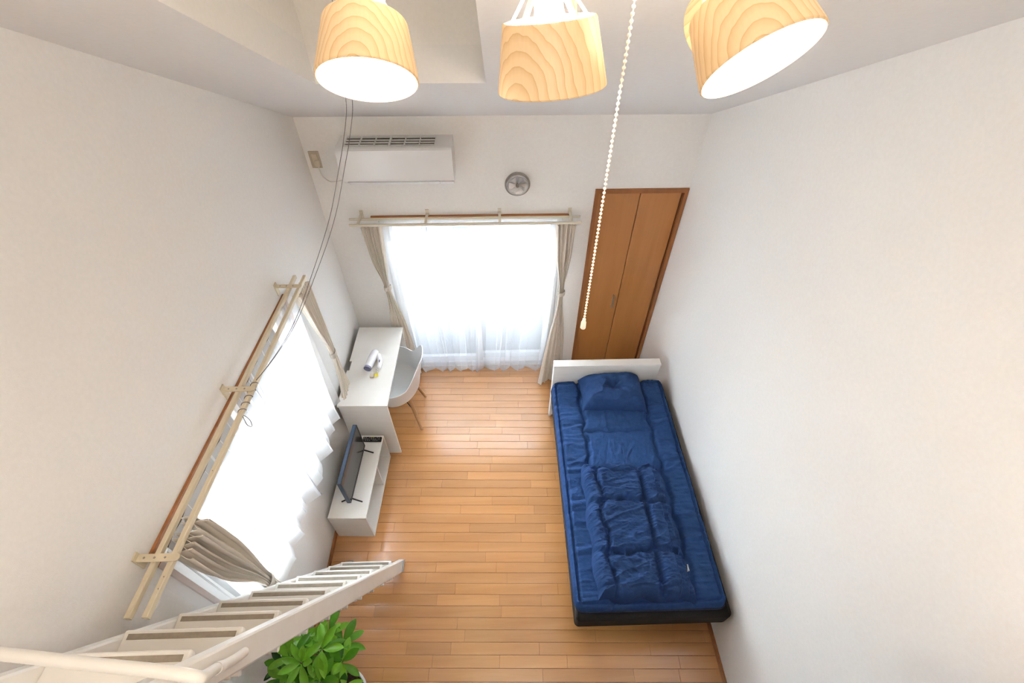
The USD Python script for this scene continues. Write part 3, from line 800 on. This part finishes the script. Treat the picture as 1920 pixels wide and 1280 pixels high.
obj('power_cord', tube(curve([(-1.253, YF - 0.025, 2.215), (-1.245, YF - 0.03, 2.15), (-1.19, YF - 0.03, 2.098), (-1.13, YF - 0.03, 2.105), (-1.06, YF - 0.04, 2.16), (-1.025, YF - 0.05, 2.20)], 40), 0.0035, 8), CABLEW, ac, smooth=True)
obj('plug', rbox(-1.272, -1.240, YF - 0.038, YF - 0.008, 2.212, 2.252, 0.006, 12), OUTLETW, ac, smooth=40)

ol = thing('wall_outlet', 'small ivory wall socket in the corner beside the air conditioner', 'wall socket', (-1.268, YF, 2.252))
obj('cover_plate', cbox(-0.036, 0.036, -0.008, 0, -0.062, 0.062, 0.003), OUTLET, ol)
obj('socket_face', cbox(-0.018, 0.018, -0.011, -0.007, -0.042, 0.042, 0.002), OUTLETW, ol)

vt = thing('wall_vent', 'round stainless steel air vent on the end wall above the window', 'wall vent', matrix=frame_to((0, -1, 0), (0.142, YF, 2.052)) @ np.diag([1.72, 1.72, 1.3, 1]))
obj('dish', lathe([(0, 0.012), (0.030, 0.014), (0.040, 0.020), (0.0430, 0.028), (0.0455, 0.028), (0.047, 0.020), (0.047, 0.0), (0, 0.0)], 48), STEEL, vt, smooth=50)
obj('rim', lathe([(0.046, 0.004), (0.0535, 0.004), (0.0545, 0.010), (0.051, 0.014), (0.046, 0.012)], 48), STEELD, vt, smooth=50, label='darker outer ring')
pet = []
for k in range(6):
    a = k * 60
    m = m3.Manifold.hull_points(np.array([(0.006, -0.003, 0.014), (0.006, 0.003, 0.020), (0.036, -0.012, 0.018), (0.036, 0.012, 0.027), (0.006, -0.003, 0.012), (0.036, -0.012, 0.016), (0.036, 0.012, 0.025)]))
    obj('reflection_petal', moved(m, rot(a, [0, 0, 1])), STEEL, vt)  # raised petals stand in for the star-shaped reflection on the steel dish
obj('knob', lathe([(0, 0.036), (0.005, 0.035), (0.007, 0.030), (0.007, 0.012), (0, 0.012)], 24), STEELD, vt, smooth=50)

# ------------------------------------------------------------------ curtain rails and curtains
def bar_between(a, b, w, h, wdir, cham=0.002):
    """A straight rectangular bar from a to b: w across along wdir, h tall in z."""
    a, b, wd = np.asarray(a, float), np.asarray(b, float), np.asarray(wdir, float)
    up = np.array([0, 0, 1.0])
    pts = []
    for p in (a, b):
        for s, t in ((1, 0.75), (0.75, 1)):
            for i in (-1, 1):
                for j in (-1, 1):
                    pts.append(p + wd * i * w / 2 * s + up * j * h / 2 * t)
    return m3.Manifold.hull_points(np.array(pts))


ry0, ry1 = 0.470, 2.362
lz = lambda yy: 2.032 - (yy - ry0) * 0.0415
rl = thing('curtain_rail', 'cream double curtain rail high on the side wall above the ladder', 'curtain rail', (0, 0, 0))
for off0, off1 in ((0.062, 0.077), (0.122, 0.137)):
    obj('rail', bar_between((XL + off0, ry0, lz(ry0)), (XL + off1, ry1, lz(ry1)), 0.020, 0.026, (1, 0, 0)), CREAM, rl)
for yy in (0.665, 1.455, 2.245):
    z0 = lz(yy) + 0.0165
    bk = m3.Manifold.batch_hull([m3.Manifold.cylinder(0.005, 0.014, 0.014, 20).translate((XL + xx, yy, z0)) for xx in (0.012, 0.142)])
    bk = bk + mbox(XL, XL + 0.006, yy - 0.016, yy + 0.016, z0 - 0.06, z0 + 0.022)
    b = obj('bracket', bk, CREAM, rl)
    for xx in (0.03, 0.067, 0.105):
        obj('screw', cyl(0.004, (XL + xx, yy, z0 + 0.004), (XL + xx, yy, z0 + 0.0065), 10), STEELD, b)
for yy in (0.56, 0.60, 1.02, 1.75):
    obj('screw', cyl(0.0025, (XL + 0.127, yy, lz(yy) + 0.012), (XL + 0.127, yy, lz(yy) + 0.0145), 8), STEELD, rl)

rf = thing('curtain_rail', 'ivory double curtain rail over the patio window on the end wall', 'curtain rail', (0, 0, 0))
FRZ = 1.803
for off, x0, x1 in ((0.058, -1.13, 0.625), (0.138, -1.115, 0.622)):
    obj('rail', bar_between((x0, YF - off, FRZ), (x1, YF - off, FRZ), 0.015, 0.018, (0, 1, 0)), IVORY, rf)
for xx in (-1.045, -0.545, 0.008, 0.548):
    z0 = FRZ + 0.0145
    bk = m3.Manifold.batch_hull([m3.Manifold.cylinder(0.004, 0.010, 0.010, 16).translate((xx, YF - o, z0)) for o in (0.012, 0.138)]) + mbox(xx - 0.013, xx + 0.013, YF - 0.006, YF, z0 - 0.04, z0 + 0.03)
    obj('bracket', bk, IVORY, rf)


def cloth_grid(keys, nf, A, N, O, rows=80, per=14, seed=0, tilt=0.0, sharp=1.0, fall=0.0):
    """Hanging cloth with nf folds. keys: (z, centre along, width, fold depth, distance from wall) from the top down."""
    k = np.array(keys, float)
    d = np.r_[0, np.cumsum(np.abs(np.diff(k[:, 0])))]
    t = np.linspace(0, d[-1], rows)
    z, c, w, am, of = [PchipInterpolator(d, k[:, i])(t)[:, None] for i in range(5)]
    g = np.random.default_rng(seed)
    s = np.linspace(0, 1, nf * per + 1)[None]
    warp = s + 0.25 / nf * np.sin(2 * PI * s * 1.7 + g.uniform(0, 6)) * 0.6 + 0.10 / nf * np.sin(2 * PI * s * 3.1 + g.uniform(0, 6))
    ph = 2 * PI * nf * warp + 0.5 * np.sin(t[:, None] * 2.2 + s * 7 + g.uniform(0, 6))
    amp = am * (1 + 0.35 * np.sin(2 * PI * s * 2.3 + g.uniform(0, 6)))
    fold = np.sin(ph) + 0.18 * np.sin(2 * ph + 0.6)
    along = c + w * (s - 0.5) + sharp * 0.22 * w / nf * np.sin(2 * ph)
    out = of + amp * fold + tilt * (0.5 - s) * (t[:, None] / d[-1]) ** 2
    A, N, O = map(np.asarray, (A, N, O))
    zb = z + fall * w * (s - 0.5) * (1 - t[:, None] / d[-1]) + 0.006 * np.sin(ph) * (t[:, None] / d[-1]) ** 6
    P = along[..., None] * A + out[..., None] * N + O
    P[..., 2] += zb
    return P


AY, NX, OL = (0, 1.0, 0), (1.0, 0, 0), (XL, 0, 0)
AX, NY, OF = (1.0, 0, 0), (0, -1.0, 0), (0, YF, 0)


def drape(label, keys, nf, A, N, O, tie_z, seed, tilt=0.0):
    t = thing('drape', label, 'curtain', (0, 0, 0), group='linen drapes held by tie bands')
    P = cloth_grid(keys, nf, A, N, O, 90, 16, seed, tilt)
    obj('fabric', shell(P, 0.0022), DRAPE, t, smooth=60)
    k = np.array(sorted(keys), float)
    c, w, am, of = [np.interp(tie_z, k[:, 0], k[:, i]) for i in range(1, 5)]
    A_, N_, O_ = map(np.asarray, (A, N, O))
    th = np.linspace(0, 2 * PI, 33)
    ring = []
    for dz in np.linspace(-0.022, 0.022, 5):
        ctr = A_ * c + N_ * of + O_ + np.array([0, 0, tie_z + dz])
        bul = 1 + 0.08 * math.cos(dz / 0.022 * PI / 2)
        ring.append([ctr + A_ * math.cos(a) * (w / 2 + 0.007) * bul + N_ * math.sin(a) * (am * 1.5 + 0.008) * bul + np.array([0, 0, 0.008 * math.cos(a)]) for a in th])
    obj('tie_band', shell(np.array(ring), 0.002), TIE, t, smooth=60)
    return t


drape('pale linen drape tied back at the desk end of the side-wall window',
      [(1.935, 2.262, 0.15, 0.024, 0.132), (1.60, 2.315, 0.11, 0.014, 0.126), (1.24, 2.385, 0.05, 0.010, 0.112), (1.18, 2.39, 0.05, 0.010, 0.110), (0.785, 2.37, 0.16, 0.016, 0.105)], 6, AY, NX, OL, 1.22, 1)
drape('pale linen drape bunched at the ladder end of the side-wall window',
      [(1.998, 0.755, 0.165, 0.042, 0.128), (1.75, 0.775, 0.175, 0.038, 0.128), (1.20, 0.848, 0.06, 0.012, 0.105), (1.13, 0.852, 0.06, 0.012, 0.098), (0.85, 0.85, 0.16, 0.013, 0.082)], 6, AY, NX, OL, 1.165, 2)
drape('pale linen drape tied back by the desk at the patio window',
      [(1.785, -0.955, 0.155, 0.022, 0.130), (1.5, -0.958, 0.12, 0.020, 0.130), (1.21, -0.945, 0.045, 0.011, 0.125), (1.15, -0.942, 0.045, 0.011, 0.125), (0.75, -0.925, 0.13, 0.012, 0.103), (0.015, -0.905, 0.19, 0.013, 0.100)], 5, AX, NY, OF, 1.18, 3)
drape('pale linen drape tied back between patio window and closet',
      [(1.785, 0.517, 0.155, 0.022, 0.130), (1.5, 0.522, 0.13, 0.021, 0.130), (1.12, 0.528, 0.045, 0.011, 0.125), (1.06, 0.528, 0.045, 0.011, 0.127), (0.6, 0.520, 0.16, 0.018, 0.16), (0.012, 0.498, 0.25, 0.022, 0.20)], 5, AX, NY, OF, 1.09, 4, tilt=0.14)


def sheer(label, keys, nf, A, N, O, seed, group, fall=0.0):
    t = thing('sheer_curtain', label, 'sheer curtain', (0, 0, 0), group=group)
    P = cloth_grid(keys, nf, A, N, O, 60, 14, seed, 0, 0.5, fall)
    obj('voile', sheet(P), SHEER, t, smooth=True)
    hemP = P[-3:] + np.asarray(N) * 0.0012
    obj('hem', sheet(hemP), SHEER, t, smooth=True)
    return t


sheer('white sheer curtain, the half of the patio window nearer the desk', [(1.782, -0.575, 0.74, 0.008, 0.066), (1.5, -0.575, 0.745, 0.014, 0.066), (0.7, -0.56, 0.72, 0.024, 0.066), (0.025, -0.545, 0.69, 0.036, 0.070)], 6, AX, NY, OF, 11, 'sheer curtains of the patio window')
sheer('white sheer curtain, the half of the patio window nearer the closet', [(1.782, 0.125, 0.72, 0.008, 0.066), (1.5, 0.125, 0.72, 0.014, 0.066), (0.7, 0.110, 0.70, 0.024, 0.066), (0.022, 0.075, 0.68, 0.036, 0.072)], 5, AX, NY, OF, 12, 'sheer curtains of the patio window')
sheer('white sheer curtain with scalloped hem, half of the side-wall window nearer the desk', [(1.963, 1.88, 0.80, 0.005, 0.080), (1.7, 1.88, 0.80, 0.012, 0.082), (1.2, 1.86, 0.80, 0.022, 0.080), (0.845, 1.83, 0.80, 0.036, 0.098)], 5, AY, NX, OL, 13, 'sheer curtains of the side window', -0.0415)
sheer('white sheer curtain with scalloped hem, half of the side-wall window beside the ladder', [(1.997, 1.06, 0.88, 0.005, 0.076), (1.7, 1.06, 0.88, 0.012, 0.074), (1.2, 1.06, 0.86, 0.020, 0.070), (0.885, 1.06, 0.84, 0.030, 0.078)], 5, AY, NX, OL, 14, 'sheer curtains of the side window', -0.0415)

# ------------------------------------------------------------------ ladder to the loft
ld = thing('loft_ladder', 'white metal loft ladder with flat treads leaning along the side wall', 'ladder', (0, 0, 0))
NY0, NZ0, DY, DZT = 1.232, 0.28, 0.105, 0.237
sd = np.array([0, -DY, DZT]) / math.hypot(DY, DZT)              # up along the ladder
sp = np.array([0, -sd[2], sd[1]]) * -1                          # towards the climber's side
S0 = np.array([0, NY0 + DY * NZ0 / DZT - 0.055, 0.0])           # stringer centre on the floor
LEN = 2.64 / sd[2]
for xa, xb in ((-1.196, -1.160), (-0.808, -0.772)):
    pts = []
    for t in (0.0, LEN):
        for h, e in ((0.044, 0.75), (0.038, 1.0)):
            for j in (-1, 1):
                for x in ((xa + xb) / 2 - (xb - xa) / 2 * e, (xa + xb) / 2 + (xb - xa) / 2 * e):
                    p = S0 + sd * t + sp * j * h
                    if t == 0.0:
                        p = p + sd * ((0.02 - p[2]) / sd[2])
                    pts.append((x, p[1], p[2]))
    st = obj('stringer', m3.Manifold.hull_points(np.array(pts)), LADDER, ld)
    ft = []
    for dy_, zz_ in ((0.046, 0.0), (-0.046, 0.0), (0.040, 0.035), (-0.044, 0.03)):
        yc = S0[1] + (-DY / DZT) * zz_
        ft += [(xa - 0.006, yc + dy_, zz_), (xb + 0.006, yc + dy_, zz_)]
    obj('rubber_foot', m3.Manifold.hull_points(np.array(ft)), RUBBER, st, label='grey rubber foot')
for k in range(10):
    yn, zt = NY0 - DY * k + 0.012, NZ0 + DZT * k
    tr = rbox(-1.162, -0.806, yn - 0.135, yn, zt - 0.028, zt, 0.007, 12)
    t_ = obj('tread', tr, LADDER, ld, smooth=40)
    obj('grip_strip', mbox(-1.146, -0.822, yn - 0.028, yn - 0.012, zt - 0.002, zt + 0.0012), STRIP, t_, label='brown ribbed grip strip')
    for xa, xb in ((-0.806, -0.783), (-1.185, -1.162)):
        obj('end_lug', cyl(0.011, (xa, yn - 0.117, zt - 0.016), (xb, yn - 0.117, zt - 0.016), 14), LADDER, t_, smooth=40)
hr = [(-0.768, 0.330, 2.20), (-0.758, 0.290, 2.29), (-0.735, 0.256, 2.40), (-0.69, 0.225, 2.52), (-0.655, 0.206, 2.605), (-0.645, 0.199, 2.640), (-0.665, 0.202, 2.652), (-0.71, 0.209, 2.652), (-0.86, 0.226, 2.651), (-1.06, 0.250, 2.650), (-1.33, 0.282, 2.645)]
hr_o = obj('handrail', tube(curve(hr, 80), 0.0130, 20), LADDER, ld, smooth=50, label='bent round handrail tube at the top')
obj('collar', tube([(-0.742, 0.266, 2.365), (-0.735, 0.256, 2.40)], 0.0150, 20), LADDER, hr_o, smooth=40)

# ------------------------------------------------------------------ ceiling light with four wooden spot heads
cl = thing('ceiling_light', 'ceiling fitting of four wooden spot shades above the room', 'ceiling light', (0, 0, 0))
ty = 0.74
bar = moved(rbox(-0.26, 0.42, -0.03, 0.03, -0.034, 0.0, 0.01, 14), trans(0, ty, zceil(ty) - 0.001) @ rot(-math.degrees(math.atan(SL)), [1, 0, 0]))
obj('mounting_bar', bar, LAMPIN, cl, smooth=40)
R0, R1, LSH, TH_ = 0.075, 0.0620, 0.082, 0.0035


def lamp_head(c, n, spin, xh=(1, 0, 0)):
    M = frame_to(n, c, xh) @ rot(spin, [0, 0, 1])
    hd2 = thing('lamp_head', parent=cl, matrix=M)
    outer = [(R0 - 0.002, 0.001), (R0, -0.001), (R0, -0.004), (R1, -LSH + 0.003), (R1 - 0.0015, -LSH), (R1 - TH_, -LSH), (R0 - TH_, -0.001), (R0 - 0.002, 0.001)]
    obj('shade', lathe(outer, 64), VENEER, hd2, smooth=40, label='pale wood veneer shade')
    obj('lining', lathe([(R0 - TH_ - 0.0002, -0.004), (R0 - TH_ - 0.0012, -0.004), (R1 - TH_ - 0.0012, -LSH + 0.003), (R1 - TH_ - 0.0002, -LSH + 0.003), (R0 - TH_ - 0.0002, -0.004)], 64), LINING, hd2, smooth=40, label='white inner lining')
    obj('bulb', lathe([(0, -0.022), (0.012, -0.024), (0.022, -0.031), (0.027, -0.043), (0.026, -0.055), (0.018, -0.072), (0.013, -0.085), (0, -0.085)], 24), BULB, hd2, smooth=True, label='glowing bulb')
    obj('socket', lathe([(0, -0.085), (0.016, -0.085), (0.019, -0.088), (0.019, -0.108), (0.030, -0.110), (0.030, -0.160), (0.022, -0.168), (0, -0.168)], 32), LAMPIN, hd2, smooth=40)
    for k in range(6):
        a = k * 60 + 30
        p0 = np.array([R1 - 0.008, 0, -LSH + 0.006])
        p1 = np.array([0.027, 0, -0.113])
        s = m3.Manifold.hull_points(np.array([p + np.array([dx, dy2, 0]) for p in (p0, p1) for dx in (-0.002, 0.002) for dy2 in (-0.004, 0.004)]))
        obj('spoke', moved(s, rot(a, [0, 0, 1])), LAMPIN, hd2)
    obj('pin', moved(rbox(R1 - 0.012, R1 - 0.006, -0.004, 0.004, -0.150, -LSH + 0.012, 0.0025, 8), rot(-90, [0, 0, 1])), BRASS, hd2, label='small brass-coloured clip')
    top_ = (M @ np.array([0, 0, -0.17, 1]))[:3]
    return top_


heads = [((-0.191, 0.784, 3.601), (0.004, -0.659, -0.714), 0), ((0.078, 0.719, 3.612), (0.095, -0.163, -0.982), 45), ((0.330, 0.659, 3.663), (0.319, -0.707, -0.631), 30), ((0.372, 0.885, 3.640), (-0.10, 0.62, -0.75), 200)]
ends = [lamp_head(*h) for h in heads]
for (e, (c, n, sp_)), xx in zip(zip(ends, heads), (-0.20, 0.06, 0.22, 0.36)):
    n = np.asarray(n) / np.linalg.norm(n)
    b = np.array([xx, ty, zceil(ty) - 0.03])
    obj('arm', tube(curve([b, b + [0, 0, -0.02], (b + e) / 2 - n * 0.01, e - n * 0.01, e + n * 0.008], 24), 0.007, 12), LAMPIN, cl, smooth=50)

# unseen loft globe behind the viewer, placed to light the end and left walls
GLOBE = usdkit.material(stage, L + 'globe_glow', {'e': ('emission', {'color': (1.0, 0.91, 0.80), 'strength': GLOBE_STRENGTH})}, [], surface='e.emission')
gz = zceil(-0.85)
gl = thing('unseen_loft_light', 'unseen round globe light over the loft, placed to light the end and left walls', 'ceiling light', (0.05, -0.85, gz))
obj('canopy', lathe([(0, 0.06), (0.06, 0.06), (0.06, -0.05), (0.05, -0.06), (0, -0.06)], 32), LAMPIN, gl, smooth=40)
obj('globe', moved(trimesh.creation.icosphere(3, 0.13), trans(0, 0, -0.18)), GLOBE, gl, smooth=True)

# pull chain
pcx, pcy = 0.178, 0.735
pc = thing('pull_chain', 'white beaded pull chain with a small end knob hanging from the light', 'pull chain', (pcx, pcy, 0))
z = 3.145
ico = trimesh.creation.icosphere(1, 1.0)
bd = []
zt = zceil(pcy) - 0.03
while z < zt:
    m = ico.copy()
    m.apply_scale(0.0028)
    m.apply_translation([0, 0, z])
    bd.append(m)
    z += 0.0080
obj('beads', cat_mesh(bd), CHAINW, pc, smooth=True, kind='stuff')
obj('string', cyl(0.0009, (0, 0, 3.14), (0, 0, zt + 0.02), 6), CHAINW, pc)
obj('knob', lathe([(0, 3.147), (0.0035, 3.146), (0.0042, 3.138), (0.0056, 3.136), (0.0060, 3.120), (0.0052, 3.1185), (0, 3.1185)], 20), CHAINW, pc, smooth=40)

# bead chains from the roof window, tied to the rail
bc = thing('blind_chain', 'pair of thin grey bead chains running from the roof window to the side curtain rail', 'blind chain', (0, 0, 0))
main = [(-0.560, 2.262, 3.95), (-0.600, 2.235, 3.45), (-0.635, 2.200, 3.03), (-0.670, 2.157, 2.898), (-0.713, 2.103, 2.775), (-0.777, 2.024, 2.603), (-0.895, 1.878, 2.372), (-1.049, 1.687, 2.128), (-1.190, 1.505, 2.010)]
oct_ = trimesh.creation.icosphere(0, 1.0)
for off in (-0.0145, 0.0145):
    p = curve(main, 500)
    w = np.clip((np.linspace(1, 0, 500)) * 3.0, 0.05, 1)[:, None]
    p = p + w * off * np.array([0.8, 0.6, 0])
    d = np.r_[0, np.cumsum(np.linalg.norm(np.diff(p, axis=0), axis=1))]
    q = np.stack([np.interp(np.arange(0, d[-1], 0.0062), d, p[:, i]) for i in range(3)], 1)
    bb = []
    for x in q:
        m = oct_.copy()
        m.apply_scale(0.0025)
        m.apply_translation(x)
        bb.append(m)
    ch_ = obj('bead_chain', cat_mesh(bb + [tube(p[::8], 0.0007, 5)]), CHAING, bc, smooth=True)
wr_ = []
for i in range(90):
    u = i / 89
    yy = 1.505 - 0.20 * u
    a = u * 2 * PI * 5
    yy2 = yy + 0.0
    cx = XL + np.interp(yy2, [ry0, ry1], [0.122, 0.137])
    wr_.append((cx + 0.0145 * math.cos(a), yy2, lz(yy2) + 0.0175 * math.sin(a)))
wr_ += [(wr_[-1][0] + 0.006, 1.295, lz(1.295) - 0.01), (XL + 0.155, 1.285, 1.96), (XL + 0.158, 1.30, 1.925), (XL + 0.152, 1.318, 1.95), (XL + 0.145, 1.31, 2.0)]
obj('wound_end', tube(curve(wr_, 260), 0.0019, 6), CHAING, bc, smooth=True, label='chain end wound round the rail')

# ------------------------------------------------------------------ potted plant
pl = thing('potted_plant', 'bushy green plant with glossy oval leaves in a white pot by the ladder', 'plant', (-0.965, 0.455, 0))
obj('pot', lathe([(0, 0.0), (0.095, 0.0), (0.10, 0.008), (0.128, 0.33), (0.138, 0.335), (0.140, 0.36), (0.128, 0.362), (0.122, 0.35), (0.118, 0.30), (0, 0.30)], 48), POT, pl, smooth=40)
obj('soil', lathe([(0, 0.322), (0.06, 0.325), (0.12, 0.318), (0.117, 0.305), (0, 0.305)], 40), SOIL, pl, smooth=True)
rng = np.random.default_rng(21)


def leaf(base, direction, up, length, width, droop):
    """One oval leaf with a folded midrib that droops along its length."""
    d = np.asarray(direction, float)
    d /= np.linalg.norm(d)
    u = np.asarray(up, float) - d * (np.asarray(up) @ d)
    u /= np.linalg.norm(u)
    s = np.cross(u, d)
    prof = [(0, 0.05), (0.10, 0.12), (0.28, 0.62), (0.5, 0.95), (0.68, 1.0), (0.84, 0.74), (0.94, 0.36), (1.0, 0.02)]
    P = []
    for t, w in prof:
        c = np.asarray(base) + d * length * t - u * droop * length * (t ** 2)
        hw = width / 2 * w
        P.append([c - s * hw + u * hw * 0.32, c - s * hw * 0.5 + u * hw * 0.10, c, c + s * hw * 0.5 + u * hw * 0.10, c + s * hw + u * hw * 0.32])
    return sheet(np.array(P))


crown_c = np.array([-0.065, 0.06, 0.77])
tips = [(0.0, 0.0, 0.22, 1.0), (-0.075, 0.045, 0.16, 0.9), (0.07, 0.07, 0.15, 0.7), (-0.04, 0.13, 0.10, 0.9), (0.09, -0.07, 0.14, 0.8), (-0.10, -0.05, 0.12, 0.6),
        (0.0, -0.11, 0.16, 0.9), (0.155, 0.03, 0.05, 0.6), (-0.165, 0.03, 0.03, 0.2), (0.05, 0.17, 0.03, 0.8), (-0.11, 0.13, -0.02, 0.3), (0.13, 0.12, 0.0, 0.5),
        (0.16, -0.09, 0.0, 0.5), (-0.14, -0.09, -0.02, 0.3), (0.04, -0.17, 0.02, 0.6), (-0.06, -0.16, 0.0, 0.5), (0.03, 0.07, 0.06, 0.5), (0.09, 0.0, 0.04, 0.3), (-0.06, 0.0, 0.05, 0.3), (-0.02, -0.05, 0.07, 0.4)]
stem_base = [(-0.02, 0.0), (0.025, 0.01), (0.0, -0.025)]
for i, (tx, tyy, tz, lit) in enumerate(tips):
    tip = crown_c + np.array([tx, tyy, tz])
    if i < 12:
        sb = stem_base[i % 3]
        obj('stem', tube(curve([(sb[0], sb[1], 0.31), (sb[0] + 0.2 * tip[0], sb[1] + 0.2 * tip[1], 0.50), (0.6 * tip[0], 0.6 * tip[1], 0.66), tuple(tip)], 12), np.linspace(0.010, 0.0035, 12), 7), BARK, pl, smooth=True)
    outd = np.array([tx, tyy, 0]) * 2.2
    axis = np.array([0, 0, 1.0]) + outd
    axis /= np.linalg.norm(axis)
    e1 = np.cross(axis, [0.3, 1, 0.1])
    e1 /= np.linalg.norm(e1)
    e2 = np.cross(axis, e1)
    nl = 8 if i < 14 else 7
    a0 = rng.uniform(0, 6)
    for k in range(nl):
        a = a0 + k * 2 * PI / nl * 1.03 + rng.uniform(-0.2, 0.2)
        el = rng.uniform(0.15, 0.55) if k % 3 else rng.uniform(0.55, 1.1)
        d = (e1 * math.cos(a) + e2 * math.sin(a)) * math.cos(el) + axis * math.sin(el)
        ln = rng.uniform(0.100, 0.140)
        # leaves stop short of the wall
        b0 = tip - axis * rng.uniform(0, 0.025)
        end = b0 + d * ln
        if end[0] - 0.965 < XL + 0.015:
            d = d + np.array([0.55, 0, 0.35])
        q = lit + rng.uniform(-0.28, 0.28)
        mt = LEAVES[0] if q < 0.12 else LEAVES[1] if q < 0.38 else LEAVES[2] if q < 0.72 else LEAVES[3]  # tips marked lit get brighter leaves, light painted in with random variety
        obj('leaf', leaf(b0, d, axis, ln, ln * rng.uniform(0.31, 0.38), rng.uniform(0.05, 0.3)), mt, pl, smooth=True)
